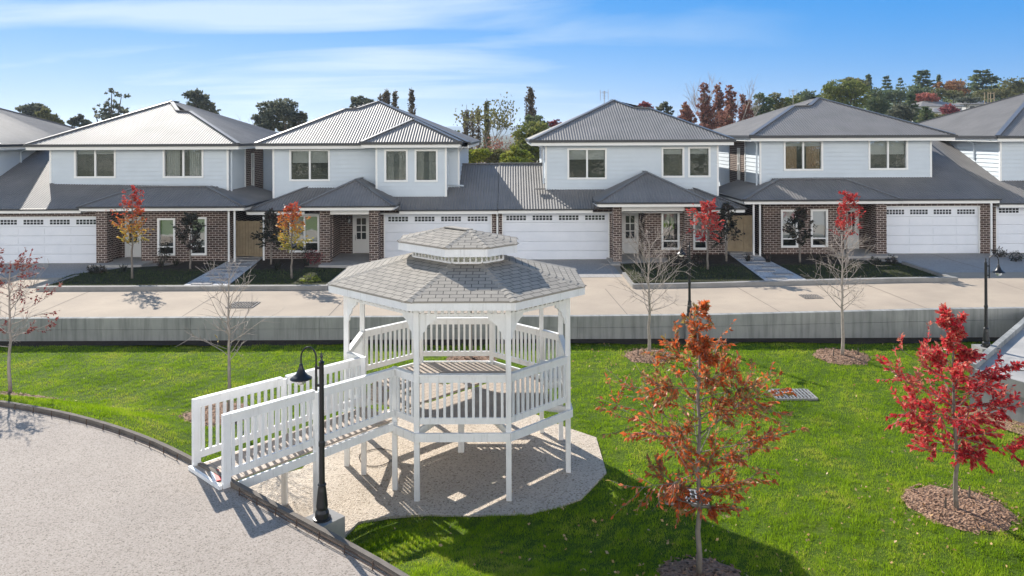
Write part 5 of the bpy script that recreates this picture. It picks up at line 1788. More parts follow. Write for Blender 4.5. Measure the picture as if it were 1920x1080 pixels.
# bare young trees on the lawn
z = lawn_z(3.95, 22.4)
young_tree('bare_tree', 'leafless young tree behind the orange oak, in a mulch ring near the wall', 'tree', (3.95, 22.4, z), 3.35, .05, .34, lambda f: .34 * (1 - ((f - .55) / .6) ** 2) + .05, 30, 'russet', .08, 0, 5, 'twig', 5, .45, group='leafless young trees on the lawn')
z = lawn_z(9.5, 22.3)
young_tree('bare_tree', 'leafless young tree right of the lawn grate, in its own mulch ring', 'tree', (9.5, 22.3, z), 3.55, .05, .36, lambda f: .26 * (1 - ((f - .5) / .6) ** 2) + .05, 30, 'russet', .08, 0, 5, 'twig', 15, .4, group='leafless young trees on the lawn')
z = lawn_z(-6.65, 18.1)
young_tree('bare_tree', 'leafless young tree behind the gazebo ramp, few yellow leaves low on it', 'tree', (-6.65, 18.1, z), 3.25, .045, .38, lambda f: .27 * (1 - ((f - .6) / .55) ** 2) + .06, 28, 'yellowleaf', .12, 9, 5, 'twig', 33, .6, group='leafless young trees on the lawn',
           bare_frac=0.0, leaf_only=lambda q: q.z < z + 1.55 and q.x < -6.7)
z = lawn_z(-11.25, 17.3)
young_tree('fading_tree', 'young tree at the left edge with a few fading red leaves', 'tree', (-11.25, 17.3, z), 3.0, .04, .36, lambda f: .26 * (1 - ((f - .5) / .6) ** 2) + .04, 34, 'brownred', .075, 12, 6, 'twig', 44, .3, bare_frac=.3)
z = lawn_z(-1.2, 22.2)
young_tree('bare_tree', 'leafless young tree hidden behind the gazebo railing', 'tree', (-1.2, 22.2, z), 2.3, .045, .4, lambda f: .22, 16, 'russet', .08, 0, 4, 'twig', 55, .45, group='leafless young trees on the lawn')

# garden trees before the houses
def garden_tree(label, px, py, gz_, py_top, crown0, width, m, seed, nb=34, lean=(0, 0), bark='bark', name='maple_tree', ls=.11, per=12):
    b = atz(px, py, gz_)
    zt = at(px, py_top, b.y).z
    h = zt - b.z
    young_tree(name, label, 'tree', tuple(b), h, .045, crown0, lambda f: width / h * (1 - ((f - crown0 - .25) / .8) ** 2) * (1.25 - .75 * (f - crown0) / (1 - crown0)) + .02, nb, m, ls, per, 5, bark, seed, .55, 6, 'young trees in front gardens')
g0, g1 = GZ
garden_tree('slim red and yellow tree before the first house, left of its windows', 248, 522, g0, 367, .36, .78, 'redyellow', 3)
garden_tree('slim red and gold tree in the bed left of the gazebo roof', 547, 522, g0, 389, .33, .62, 'redyellow', 4)
garden_tree('bright red tree with pale trunk right of the middle lamp', 1327, 505, g1, 384, .38, .72, 'redleaf', 6)
garden_tree('narrow red tree before the front door of the fourth house', 1588, 500, g1, 366, .36, .6, 'redleaf', 7, 34)
for lab, px, py, gz_, pt, w, sd in (('dark evergreen shrub-tree before the right window of the first house', 357, 505, g0, 405, .68, 71), ('dark evergreen shrub-tree beside the left timber gate', 508, 496, g0, 402, .62, 72),
                                    ('dark evergreen shrub-tree beside the right timber gate', 1362, 490, g1, 388, .66, 73), ('dark evergreen shrub-tree between the windows of the fourth house', 1500, 492, g1, 396, .6, 74)):
    garden_tree(lab, px, py, gz_, pt, .28, w, 'darkshrub', sd, 34, name='evergreen_tree', ls=.13, per=11)

# low garden plants
def tuft(label, x, y, z, h, n, m, group, seed, spread=.5):
    rng = random.Random(seed)
    t = thing('garden_plant', label, 'plant', (x, y, z), group)
    lv = []
    for _ in range(n):
        a = rng.uniform(0, 6.283); el = rng.uniform(.5, 1.45)
        d = Vector((math.cos(a) * math.cos(el) * spread * 2, math.sin(a) * math.cos(el) * spread * 2, math.sin(el))).normalized()
        p = Vector((x + rng.uniform(-.08, .08), y + rng.uniform(-.08, .08), z))
        L = h * rng.uniform(.6, 1.1)
        s = d.cross(Vector((0, 0, 1))).normalized() * .014
        mid = p + d * L * .6
        tip = p + d * L + Vector((0, 0, -.12 * L))
        lv += [p - s, mid - s * 1.2, mid + s * 1.2, p + s]
        lv += [mid - s * 1.2, tip - s * .2, tip + s * .2, mid + s * 1.2]
    np_mesh('leaves', lv, 4, M[m], t)
def shrub(label, x, y, z, r, h, n, m, group, seed, ls=.09):
    rng = random.Random(seed)
    t = thing('garden_shrub', label, 'shrub', (x, y, z), group)
    lv = []
    mb = MB()
    for _ in range(7):
        a = rng.uniform(0, 6.283)
        q = Vector((x + r * .7 * math.cos(a), y + r * .7 * math.sin(a), z + h * rng.uniform(.5, .9)))
        mb.tube([(x, y, z), q], [.012, .005], 4)
    for _ in range(n):
        d = Vector((rng.gauss(0, 1), rng.gauss(0, 1), rng.gauss(0, 1))).normalized() * rng.uniform(.5, 1.05)
        c = Vector((x + d.x * r, y + d.y * r, z + h * .55 + d.z * h * .5))
        lv += leaf(rng, c, d, ls)
    mb.build('stem', M['darkbark'], t)
    np_mesh('leaves', lv, 4, M[m], t)
rng = random.Random(77)
i = 0
for px, py, gz_ in ((302, 500, g0), (330, 498, g0), (395, 500, g0), (232, 510, g0), (520, 505, g0), (575, 498, g0)):
    p = atz(px, py, gz_); i += 1
    tuft('small dark strappy grass tuft in the beds of the first two houses', p.x, p.y, p.z, .42, 34, 'darkshrub', 'grass tufts in the left beds', 100 + i)
for px, py, gz_ in ((1402, 490, g1), (1440, 492, g1), (1535, 492, g1), (1262, 500, g1), (1235, 505, g1)):
    p = atz(px, py, gz_); i += 1
    tuft('small dark strappy grass tuft in the beds of the right-hand houses', p.x, p.y, p.z, .42, 34, 'darkshrub', 'grass tufts in the right beds', 100 + i)
for lab, px, py, gz_, r, h, m in (('low round dark shrub at the tip of the first garden bed', 174, 512, g0, .2, .3, 'darkshrub'), ('low round dark shrub right of another beside the first porch step', 189, 512, g0, .2, .28, 'darkshrub'),
                                  ('tall thin dark shrub under the left window of the first house', 308, 492, g0, .22, .9, 'darkshrub'), ('purple-brown bush left of the second porch step', 590, 494, g0, .42, .55, 'plum'),
                                  ('low clump painted as sunlit grass at the road kerb left of the gazebo roof', 582, 527, g0, .38, .18, 'brightgreen'), ('thin dark shrub under the window beside the second porch', 577, 488, g0, .25, .7, 'darkshrub'),  # bright green clump: sunlight on the bed grass put into leaf colour
                                  ('low round dark shrub left of the fourth driveway', 1641, 497, g1, .22, .3, 'darkshrub'), ('low round dark shrub nearest the fourth garage door', 1672, 495, g1, .22, .3, 'darkshrub'),
                                  ('low dark bush at the corner of the third porch', 1300, 498, g1, .4, .4, 'darkshrub')):
    p = atz(px, py, gz_); i += 1
    shrub(lab, p.x, p.y, p.z, r, h, 240, m, 'low garden shrubs', 200 + i)
for lab, px, py in (('small dark bush left of another beside the right edge driveway', 1874, 482), ('small dark bush nearest the right edge of the photo', 1905, 490)):
    p = atz(px, py, rz(21)); shrub(lab, p.x, p.y, p.z, .26, .4, 240, 'darkshrub', 'low garden shrubs', 300 + px)

# stakes in the mulch rings
for lab, x, y in (('short dark stake in the scarlet oak mulch, left of the trunk', 7.45, 13.35), ('short dark stake in the scarlet oak mulch, right of the trunk', 8.1, 13.75),
                  ('short dark stake left of the bare tree behind the orange oak', 3.6, 22.3), ('short dark stake right of the bare tree behind the orange oak', 4.3, 22.35),
                  ('short dark stake left of the right bare tree', 9.2, 22.2), ('short dark stake right of the right bare tree', 9.95, 22.3)):
    z = lawn_z(x, y)
    t = thing('stake', lab, 'stake', (x, y, z), 'short stakes in mulch rings')
    MB().tube([(x, y, z), (x + .01, y, z + .15), (x + .012, y, z + .25)], [.02, .018, .012], 6).build('peg', M['darkbark'], t)

# ---------------------------------------------------------------- trees beyond the houses
def clumps(name, label, px, Y, py_top, py_bot, blobs, m, n, ls, seed, cat='tree', trunk=True, bark='darkbark', group=None, zbase=0.5, limbs=True):
    """blobs: (dx px, py, rx px, ry px) clumps of foliage seen at depth Y"""
    rng = random.Random(seed)
    k = Y / F
    c0 = at(px, py_bot, Y)
    t = thing(name, label, cat, (c0.x, Y, zbase), group)
    mb = MB()
    lv = []
    tot = sum(b[2] * b[3] for b in blobs)
    top = at(px, py_top, Y).z
    for dx, py, rx, ry in blobs:
        c = at(px + dx, py, Y); c.y += rng.uniform(-.5, .5) * rx * k * 2
        rx_, rz_ = rx * k, ry * k
        if trunk and limbs:
            j = Vector((c0.x + (c.x - c0.x) * .15, Y, zbase + (c.z - zbase) * .45))
            mb.tube([j, j.lerp(c, .5) + Vector((rng.uniform(-.1, .1) * rx_, 0, .1 * rz_)), c + Vector((0, 0, rz_ * .4))], [.16 * (top - zbase) / 10, .1 * (top - zbase) / 10, .03], 5)
        cnt = int(n * rx * ry / tot * 1.5); 
        # small sprays inside the clump
        ns = max(3, cnt // 14)
        for _ in range(ns):
            d = Vector((rng.gauss(0, 1), rng.gauss(0, 1), rng.gauss(0, 1))).normalized() * (rng.random() ** .35)
            s = Vector((c.x + d.x * rx_, c.y + d.y * rx_, c.z + d.z * rz_))
            for _ in range(14):
                q = s + Vector((rng.gauss(0, .13) * rx_, rng.gauss(0, .13) * rx_, rng.gauss(0, .10) * rz_))
                lv.extend(leaf(rng, q, d + Vector((0, 0, .3)), ls * .7, .1, .7))
    if trunk:
        r = .022 * (top - zbase)
        mb.tube([(c0.x, Y, zbase), (c0.x + rng.uniform(-.2, .2), Y, zbase + (top - zbase) * .35), (c0.x + rng.uniform(-.3, .3), Y, zbase + (top - zbase) * .62)], [r, r * .7, r * .4], 7)
        mb.build('trunk', M[bark], t)
    np_mesh('crown', lv, 4, M[m], t)
    return t

def column(name, label, px, Y, py_top, py_bot, w, m, n, ls, seed, zbase=.5, bark='bark', group=None, open_=.5):
    """upright poplar: many steep branches close to the leader, thin leaf"""
    rng = random.Random(seed)
    k = Y / F
    c0 = at(px, py_bot, Y); top = at(px, py_top, Y)
    t = thing(name, label, 'tree', (c0.x, Y, zbase), group)
    mb = MB()
    h = top.z - zbase
    mb.tube([(c0.x, Y, zbase), (c0.x, Y, zbase + h * .5), (c0.x, Y, top.z)], [h * .014, h * .009, .02], 6)
    lv = []
    z0 = c0.z
    for _ in range(64):
        f = rng.random() ** .9
        z = z0 + (top.z - z0) * f * .9
        a = rng.uniform(0, 6.283)
        r = w * k * (.25 + .75 * math.sin(math.pi * min(1, .15 + .6 * (1 - f)))) * (1.15 - f) * rng.uniform(.35, 1.15)
        p = Vector((c0.x, Y, z)); L = min(r * 3.2, top.z - z + .4)
        q = Vector((c0.x + r * math.cos(a), Y + r * math.sin(a), z + L))
        m_ = p.lerp(q, .5) + Vector((math.cos(a), math.sin(a), -.3)) * r * .3
        mb.tube([p, m_, q], [.05, .035, .012], 4)
        for _ in range(int(n / 64 * rng.choice((.2, .5, .8, 1.1)))):
            u = rng.uniform(.2, 1)
            c = (p.lerp(m_, u * 2) if u < .5 else m_.lerp(q, u * 2 - 1)) + Vector((rng.gauss(0, .1), rng.gauss(0, .1), rng.gauss(0, .15)))
            lv.extend(leaf(rng, c, q - p, ls, 0, .6))
    mb.build('trunk', M[bark], t)
    np_mesh('crown', lv, 4, M[m], t)

def conifer(name, label, px, Y, py_top, py_bot, w, n, ls, seed, m='conifer', tiers=11, zbase=.5, group=None, flat=.0, cat='tree'):
    rng = random.Random(seed)
    k = Y / F
    top = at(px, py_top, Y); bot = at(px, py_bot, Y)
    t = thing(name, label, cat, (bot.x, Y, zbase), group)
    mb = MB()
    mb.tube([(bot.x, Y, zbase), (top.x, Y, top.z)], [(top.z - zbase) * .018, .02], 6)
    lv = []
    for i in range(tiers):
        f = (i + .3) / tiers
        z = bot.z + (top.z - bot.z) * f
        rr = w * k * (1 - f) ** (.75 - flat * .35) + .15
        nb = 7
        for b in range(nb):
            a = rng.uniform(0, 6.283)
            r = rr * rng.uniform(.6, 1.12)
            p = Vector((bot.x, Y, z)); q = Vector((bot.x + r * math.cos(a), Y + r * math.sin(a), z + r * rng.uniform(-.12, .18)))
            mb.tube([p, q], [.05, .015], 4)
            for _ in range(int(n / tiers / nb)):
                u = rng.uniform(.15, 1)
                c = p.lerp(q, u) + Vector((rng.gauss(0, .10) * r, rng.gauss(0, .10) * r, rng.gauss(0, .05) * r))
                lv.extend(leaf(rng, c, q - p, ls, .25, .6))
    mb.build('trunk', M['darkbark'], t)
    np_mesh('crown', lv, 4, M[m], t)

def bare_far(name, label, px, Y, py_top, py_bot, w, seed, m=None, n=0, ls=.3, bark='twig', zbase=.5, group=None, depth=4):
    rng = random.Random(seed)
    k = Y / F
    top = at(px, py_top, Y); c0 = at(px, py_bot, Y)
    t = thing(name, label, 'tree', (c0.x, Y, zbase), group)
    mb = MB(); tips = []
    h = top.z - zbase
    def grow(p, d, L, r, g):
        pts, dd = limb(mb, rng, p, d, L, r, 3, .16, .04, 4, .55)
        if g == 0: tips.append(pts[-1]); return
        for _ in range(3 if g > 1 else 4):
            u = rng.uniform(.45, 1)
            q = pts[1].lerp(pts[-1], u)
            nd = rot_any(rng, dd, rng.uniform(.25, .75)); nd = Vector((nd.x * w, nd.y * w, abs(nd.z) * .9 + .15)).normalized()
            grow(q, nd, L * rng.uniform(.5, .78), r * .5, g - 1)
    grow(Vector((c0.x, Y, zbase)), Vector((0, 0, 1)), h * .45, h * .016, depth)
    mb.build('trunk', M[bark], t)
    if m and n:
        lv = []
        for _ in range(n):
            c = rng.choice(tips) + Vector((rng.gauss(0, .35), rng.gauss(0, .35), rng.gauss(0, .35)))
            lv.extend(leaf(rng, c, Vector((0, 0, 1)), ls, 0, .7))
        np_mesh('crown', lv, 4, M[m], t)

GB = 'trees beyond the houses'
clumps('gum_tree', 'dark spreading gum tree above the roofs at the left edge', 68, 100, 197, 250, [(-22, 208, 12, 8), (-8, 204, 12, 8), (8, 206, 12, 8), (-14, 222, 16, 9), (6, 228, 14, 10)], 'gum', 2200, .5, 501, group=GB)
clumps('bushy_tree', 'dull olive bushy tree right of the left-edge gum tree', 92, 95, 206, 252, [(-10, 214, 10, 9), (2, 226, 14, 12), (14, 238, 11, 12)], 'olive', 1700, .45, 502, group=GB)
clumps('gum_tree', 'small dark gum tree in front of the distant blue hill at left', 146, 110, 214, 250, [(-4, 228, 9, 7), (3, 221, 5, 7), (18, 232, 10, 5)], 'gum', 900, .5, 503, group=GB)
clumps('gum_tree', 'sparse see-through gum tree above the left roof slope of the first house', 206, 90, 166, 240, [(4, 172, 12, 4), (26, 180, 9, 4), (-14, 200, 9, 6), (0, 190, 8, 3), (10, 197, 9, 6), (-10, 208, 12, 6), (16, 207, 14, 6), (34, 210, 9, 6), (-30, 208, 3, 2), (6, 217, 20, 7)], 'gum', 900, .42, 504, group=GB)
clumps('gum_tree', 'tall rounded gum tree right of the ridge of the first house', 372, 95, 170, 240, [(-4, 180, 14, 9), (8, 187, 12, 8), (-10, 194, 9, 8), (18, 198, 12, 8), (26, 208, 9, 7), (0, 206, 12, 10)], 'gum', 2200, .45, 505, group=GB)
bare_far('bare_tree', 'pale leafless tree above the right roof slope of the first house', 432, 100, 222, 250, 1.0, 506, group=GB)
bare_far('bare_tree', 'pale leafless tree close against the left of the big gum tree', 464, 100, 222, 250, 1.0, 507, group=GB)
clumps('gum_tree', 'big dense gum tree in the sky gap between the first and second houses', 524, 90, 188, 252, [(-22, 202, 16, 10), (8, 198, 20, 11), (-34, 226, 15, 14), (-8, 222, 18, 16), (20, 214, 16, 12), (30, 228, 14, 12), (44, 218, 9, 8), (-24, 240, 16, 8), (10, 238, 16, 8)], 'gum', 5200, .42, 508, group=GB)
clumps('gum_tree', 'dark gum crown peeping over the ridge left of the second house peak', 676, 95, 181, 225, [(-6, 187, 11, 6), (-14, 199, 6, 5), (4, 196, 10, 7), (14, 192, 8, 6)], 'gum', 1300, .42, 509, group=GB)
column('poplar_tree', 'short broken poplar top left of the two behind the second house peak', 714, 105, 174, 235, 5, 'poplar', 500, .34, 510, group=GB)
column('poplar_tree', 'thick poplar top directly behind the second house peak', 725, 105, 165, 235, 9, 'poplar', 1200, .34, 511, group=GB)
column('poplar_tree', 'narrow poplar top just right of the second house peak', 741, 105, 167, 235, 6, 'poplar', 800, .34, 512, group=GB)
column('poplar_tree', 'lone slim poplar above the right roof slope of the second house', 772, 100, 163, 240, 7, 'poplar', 800, .34, 513, group=GB)
column('poplar_tree', 'tallest slim poplar of the gap between the second and third houses, leftmost', 875, 85, 196, 285, 7, 'poplar', 900, .28, 514, group=GB)
column('poplar_tree', 'slim brown poplar, second from left in the gap', 886, 88, 206, 285, 5, 'poplar', 650, .28, 515, group=GB)
column('poplar_tree', 'slim brown poplar, third from left in the gap', 897, 86, 198, 285, 6, 'poplar', 800, .28, 516, group=GB)
bare_far('thin_leaved_tree', 'thinly leaved spreading tree in the middle of the gap', 916, 80, 184, 290, 1.15, 517, 'olive', 700, .30, 'bark', group=GB, depth=5)
column('poplar_tree', 'ivy-clad leaning poplar beside the thinly leaved tree in the gap', 913, 84, 184, 290, 8, 'olive', 1300, .30, 518, group=GB)
column('poplar_tree', 'tall dark poplar left of the third house roof', 995, 95, 161, 245, 11, 'poplar', 1700, .32, 519, bark='darkbark', group=GB)
clumps('dark_bush', 'dark rounded tree at the foot of the tall dark poplar', 1004, 88, 217, 300, [(-2, 225, 16, 8), (8, 232, 14, 9), (0, 242, 20, 10)], 'conifer', 1300, .4, 520, group=GB)
clumps('bushy_tree', 'broad deep green tree against the left eave of the third house', 998, 70, 230, 310, [(2, 240, 24, 10), (-14, 256, 20, 12), (14, 252, 22, 12), (-4, 272, 28, 12), (-26, 282, 16, 10), (18, 284, 18, 16)], 'midgreen', 4200, .34, 521, group=GB)
bare_far('bare_tree', 'reddish leafless thicket below the poplars in the gap', 936, 72, 250, 300, 1.5, 522, 'russet', 500, .22, 'twig', group=GB, depth=5)
bare_far('bare_tree', 'grey leafless tree left of the reddish thicket in the gap', 905, 75, 245, 300, 1.4, 523, None, 0, .2, 'twig', group=GB, depth=5)
clumps('shrub_mass', 'yellow-green bushy shrub at the left of the gap above the garage ridge', 884, 60, 281, 310, [(-12, 286, 12, 7), (0, 296, 20, 8), (18, 288, 16, 8)], 'brightgreen', 1900, .26, 524, 'shrub', group=GB)
clumps('shrub_mass', 'olive bushy shrub in the middle of the gap above the garage ridge', 926, 62, 281, 310, [(-10, 290, 18, 9), (10, 288, 14, 8), (0, 299, 26, 7)], 'olive', 1900, .26, 525, 'shrub', group=GB)
clumps('shrub_mass', 'brightest yellow-green pointed shrub left of the third house wall', 968, 58, 276, 310, [(0, 284, 9, 8), (-12, 294, 16, 8), (12, 293, 16, 9), (0, 301, 26, 6)], 'brightgreen', 2300, .26, 526, 'shrub', group=GB)
clumps('dark_bush', 'small dark conifer before the blue hill right of the second house roof', 857, 90, 246, 275, [(0, 254, 6, 8), (2, 264, 8, 8)], 'conifer', 500, .4, 527, group=GB)
clumps('maple_tree', 'dark red tree top just left of the third house roof edge', 1041, 90, 226, 262, [(0, 232, 10, 6), (6, 238, 12, 6)], 'plum', 600, .36, 528, group=GB)
clumps('maple_tree', 'crimson tree top above the right ridge of the third house', 1210, 100, 192, 240, [(-4, 198, 9, 6), (8, 202, 8, 6)], 'plum', 650, .36, 529, group=GB)
clumps('gum_tree', 'grey sparse gum top right of the crimson tree top', 1246, 100, 191, 245, [(0, 197, 7, 5), (-8, 206, 8, 7), (8, 208, 8, 6)], 'gum', 700, .4, 530, group=GB)
for j, (px, top, hw, mm, lab) in enumerate(((1284, 192, 16, 'russet', 'russet tree at the left of the brown clump beyond the third roof'), (1322, 155, 17, 'russet', 'tall russet tree, left peak of the brown clump beyond the third roof'),
                                           (1346, 154, 14, 'russet', 'darkest tall tree in the middle of the brown clump beyond the third roof'), (1370, 160, 15, 'russet', 'tall reddish tree, right peak of the brown clump beyond the third roof'),
                                           (1396, 176, 16, 'russet', 'brown tree at the right of the brown clump beyond the third roof'))):
    rr = random.Random(600 + j)
    bl = []
    for k in range(9):
        f = k / 8
        bl.append((rr.uniform(-.5, .5) * hw * (.5 + f), top + 8 + f * (238 - top), hw * (.40 + .55 * f), 7 + 6 * f))
    clumps('autumn_tree', lab, px, 85 + j % 3 * 4, top, 262, bl, mm, 3000, .33, 540 + j, group='brown tree clump')
    bare_far('bare_tree', 'leafless twiggy tree among the ' + ('left', 'left-middle', 'middle', 'right-middle', 'right')[j] + ' of the brown clump', px + 6, 88 + j, top + 4, 262, .8, 620 + j, group='brown tree clump', depth=4)
clumps('gum_tree', 'dark green tree behind the peak of the fourth house, left', 1428, 110, 176, 240, [(-2, 186, 10, 10), (8, 196, 12, 12), (0, 212, 20, 14)], 'conifer', 1900, .42, 550, group=GB)
clumps('gum_tree', 'olive tree left of the far aerial behind the fourth roof', 1454, 115, 176, 240, [(0, 184, 11, 8), (8, 196, 12, 10), (0, 210, 20, 12)], 'olive', 1700, .42, 551, group=GB)
clumps('bushy_tree', 'dark green rounded tree below the far aerial', 1482, 118, 182, 240, [(0, 190, 14, 8), (4, 204, 20, 12)], 'midgreen', 1500, .42, 552, group=GB)

# ---------------------------------------------------------------- hillside at the right with its trees and houses
def hz(x, y):
    return 0.3 + 12.5 * smooth(70, 190, y) * smooth(45, 100, x * 170 / max(y, 60)) + 3.5 * smooth(190, 300, y) * smooth(60, 120, x)
grid_mesh('hill', fr(30, 330, 60), fr(62, 420, 60), hz, M['hill'])
GH = 'trees on the hillside'
def H_(px, Y): return hz((px - 960) * Y / F, Y) - .2
def hcl(name, label, px, Y, top, blobs, m, n, ls, seed): clumps(name, label, px, Y, top, 0, blobs, m, n, ls, seed, group=GH, zbase=H_(px, Y))
hcl('round_tree', 'dark rounded tree at the left foot of the hillside', 1515, 150, 170, [(0, 178, 16, 8), (-10, 186, 14, 9), (12, 188, 16, 10)], 'conifer', 1600, .55, 560)
hcl('round_tree', 'big sunlit green dome tree on the left of the hillside', 1580, 120, 146, [(-4, 160, 22, 10), (-24, 172, 18, 12), (16, 166, 22, 12), (0, 182, 30, 14), (-20, 194, 22, 12), (24, 188, 20, 14)], 'midgreen', 5200, .42, 561)
hcl('round_tree', 'sunlit olive crown just behind the big green dome tree', 1604, 150, 146, [(-4, 152, 18, 6), (10, 158, 18, 8), (0, 168, 24, 10)], 'olive', 2200, .5, 562)
conifer('pine_tree', 'slender dark pine top left of the hill skyline', 1628, 180, 139, 190, 16, 1100, .55, 563, group=GH, zbase=H_(1628, 180))
conifer('pine_tree', 'flat-topped thin pine on the hill skyline', 1663, 185, 140, 190, 13, 900, .55, 564, tiers=8, group=GH, zbase=H_(1663, 185), flat=.6)
conifer('pine_tree', 'faint thin pine on the skyline left of the great cedar', 1688, 190, 143, 190, 10, 450, .5, 565, tiers=8, group=GH, zbase=H_(1688, 190))
conifer('cedar_tree', 'great dark cedar on the hill skyline, tallest of all', 1731, 175, 129, 186, 28, 3000, .55, 566, tiers=10, group=GH, zbase=H_(1731, 175), flat=.4)
conifer('cypress_tree', 'thin dark blue-green cypress spire behind the orange trees', 1760, 182, 139, 170, 4, 500, .5, 567, tiers=12, group=GH, zbase=H_(1760, 182))
hcl('autumn_tree', 'large rust-orange tree right of the great cedar', 1788, 170, 152, [(-6, 158, 16, 6), (10, 162, 16, 8), (-22, 162, 10, 7), (14, 172, 16, 10), (-4, 172, 16, 8)], 'rustorange', 2600, .5, 568)
hcl('round_tree', 'olive tree below the rust-orange tree', 1770, 160, 168, [(-8, 174, 14, 7), (10, 178, 16, 8)], 'olive', 1300, .48, 569)
conifer('cedar_tree', 'broad dark cedar on the skyline towards the right edge', 1842, 172, 130, 182, 36, 3600, .55, 570, tiers=9, group=GH, zbase=H_(1842, 172), flat=.8)
hcl('round_tree', 'yellowish green tree at the right edge of the hillside', 1895, 165, 146, [(-6, 158, 12, 9), (8, 164, 14, 10), (18, 156, 10, 9), (0, 174, 22, 8)], 'olive', 2000, .5, 571)
hcl('hedge', 'dark green clipped hedge trees below the hill skyline', 1690, 165, 166, [(-22, 180, 14, 12), (-4, 178, 16, 13), (14, 180, 16, 13), (34, 174, 18, 10)], 'conifer', 3200, .5, 572)
hcl('autumn_tree', 'coral-red tree left of the pale hillside house', 1737, 150, 174, [(-4, 180, 11, 6), (6, 184, 12, 7), (-12, 186, 6, 6)], 'pink', 1400, .42, 573)
conifer('conifer_tree', 'dark conifer in front of the hedge, left of the hillside house', 1708, 120, 174, 250, 22, 2600, .42, 574, tiers=12, group=GH, zbase=H_(1708, 120))
conifer('conifer_tree', 'dark drooping conifer behind the right slope of the fourth house roof', 1738, 105, 198, 262, 24, 2600, .38, 575, tiers=11, group=GH, zbase=H_(1738, 105))
hcl('round_tree', 'dark feathery tree right of the big green dome tree', 1645, 125, 164, [(0, 178, 14, 12), (-6, 194, 18, 12), (8, 200, 18, 12)], 'conifer', 2400, .45, 576)
hcl('round_tree', 'grey-green tree above the middle of the fourth roof slope', 1692, 110, 194, [(-6, 204, 16, 9), (6, 212, 18, 9), (-18, 214, 14, 8)], 'gum', 2000, .4, 577)
hcl('autumn_tree', 'plum-red tree in front of the hillside house', 1785, 125, 196, [(-4, 204, 12, 7), (6, 208, 12, 8), (-10, 212, 8, 6)], 'plum', 1400, .38, 578)
hcl('shrub_mass', 'olive bushes below the hillside house', 1752, 112, 214, [(-14, 222, 16, 8), (8, 222, 18, 7)], 'olive', 1200, .38, 579)
hcl('shrub_mass', 'grey-green bushes right of the hillside house', 1810, 155, 180, [(-4, 186, 13, 5), (12, 188, 12, 4)], 'gum', 900, .42, 580)
hcl('shrub_mass', 'straw-coloured bushes on the bank towards the right edge', 1860, 158, 168, [(-14, 174, 14, 6), (6, 172, 18, 6), (26, 178, 14, 6), (-24, 184, 16, 4)], 'olive', 1700, .42, 581)
rr = random.Random(88)
lv = []
for _ in range(150):
    Y = rr.uniform(115, 260); px = rr.uniform(1405, 2000)
    x = (px - 960) * Y / F
    if 1715 < px < 1890 and 128 < Y < 172: continue
    r = rr.uniform(1.6, 4.2) * (Y / 170)
    c = Vector((x, Y, hz(x, Y) + r * .7))
    for _ in range(230):
        d = Vector((rr.gauss(0, 1), rr.gauss(0, 1), rr.gauss(0, 1))).normalized() * rr.uniform(.55, 1.1) * r
        lv += leaf(rr, c + Vector((d.x, d.y, d.z * .8)), d, .52, .1, .7)
M['wood'] = foliage('mixed_woodland', [(0.0, (0.065, 0.09, 0.04)), (0.4, (0.15, 0.185, 0.06)), (0.75, (0.28, 0.28, 0.09)), (1.0, (0.38, 0.25, 0.10))], 0.3, .6, .35)
tag(np_mesh('woodland', lv, 4, M['wood']), kind='stuff')
def hill_house(label, px0, px1, pyr, pye, pyb, Y):
    a, b = at(px0, pye, Y), at(px1, pye, Y)
    zb, zr = at(px0, pyb, Y).z, at(px0, pyr, Y).z
    ze = (a.z + b.z) / 2
    t = thing('hill_house', label, 'house', ((a.x + b.x) / 2, Y, zb - 3), 'houses on the hillside')
    x0, x1 = a.x, b.x
    mb = MB(); mb.box(x0 + .5, x1 - .5, Y + .5, Y + 8, zb - 3, ze); mb.build('wall', M['hillhouse'], t)
    mb = MB()
    w = x1 - x0
    P = [(x0, Y, ze), (x1, Y, ze), (x1, Y + 8.5, ze), (x0, Y + 8.5, ze), (x0 + w * .3, Y + 4.2, zr), (x1 - w * .3, Y + 4.2, zr)]
    mb.add(P, [(0, 1, 5, 4), (1, 2, 5), (2, 3, 4, 5), (3, 0, 4), (3, 2, 1, 0)])
    mb.build('roof', M['cap'] if False else M['roofing'], t)
    for k in range(4):
        x = x0 + w * (.14 + .22 * k)
        MB().box(x, x + w * .12, Y + .46, Y + .51, ze - 1.5, ze - .4).build('window', M['darkglass'], t)
hill_house('pale house with grey hipped roof halfway up the hillside', 1726, 1812, 188, 199, 209, 145)
hill_house('lower pale roofed house just below the larger one on the hillside', 1752, 1830, 202, 210, 214, 135)
hill_house('dark roofed house at the right on the hillside bank', 1812, 1880, 188, 195, 204, 160)
# open timber tower of poles on the bank
p = at(1855, 200, 140)
t = thing('pole_frame', 'small open timber frame on the hillside bank', 'timber frame', (p.x, 140, p.z))
mb = MB()
for dx in (-.55, .55):
    for dy in (-.5, .5): mb.tube([(p.x + dx, 140 + dy, p.z - 1.5), (p.x + dx, 140 + dy, p.z + 2.6)], .07, 5)
for k in range(4): mb.beam((p.x - .6, 139.5, p.z - .6 + k), (p.x + .6, 139.5, p.z - .6 + k), .1, .12)
mb.build('frame', M['timber'], t)

rr = random.Random(99)
lv = []
for _ in range(34):
    Y = rr.uniform(-62, -14); x = rr.uniform(-46, 46); h = rr.uniform(2.5, 7)
    for _ in range(rr.randint(3, 7)):
        c = Vector((x + rr.gauss(0, 1) * h * .22, Y + rr.gauss(0, 1) * h * .2, h * rr.uniform(.35, .9)))
        for _ in range(60):
            d = Vector((rr.gauss(0, 1), rr.gauss(0, 1), rr.gauss(0, 1))).normalized() * rr.uniform(.4, 1.1) * h * .17
            lv += leaf(rr, c + d, d, .5, .1, .7)
tag(np_mesh('treeline', lv, 4, M['gum']), kind='stuff')

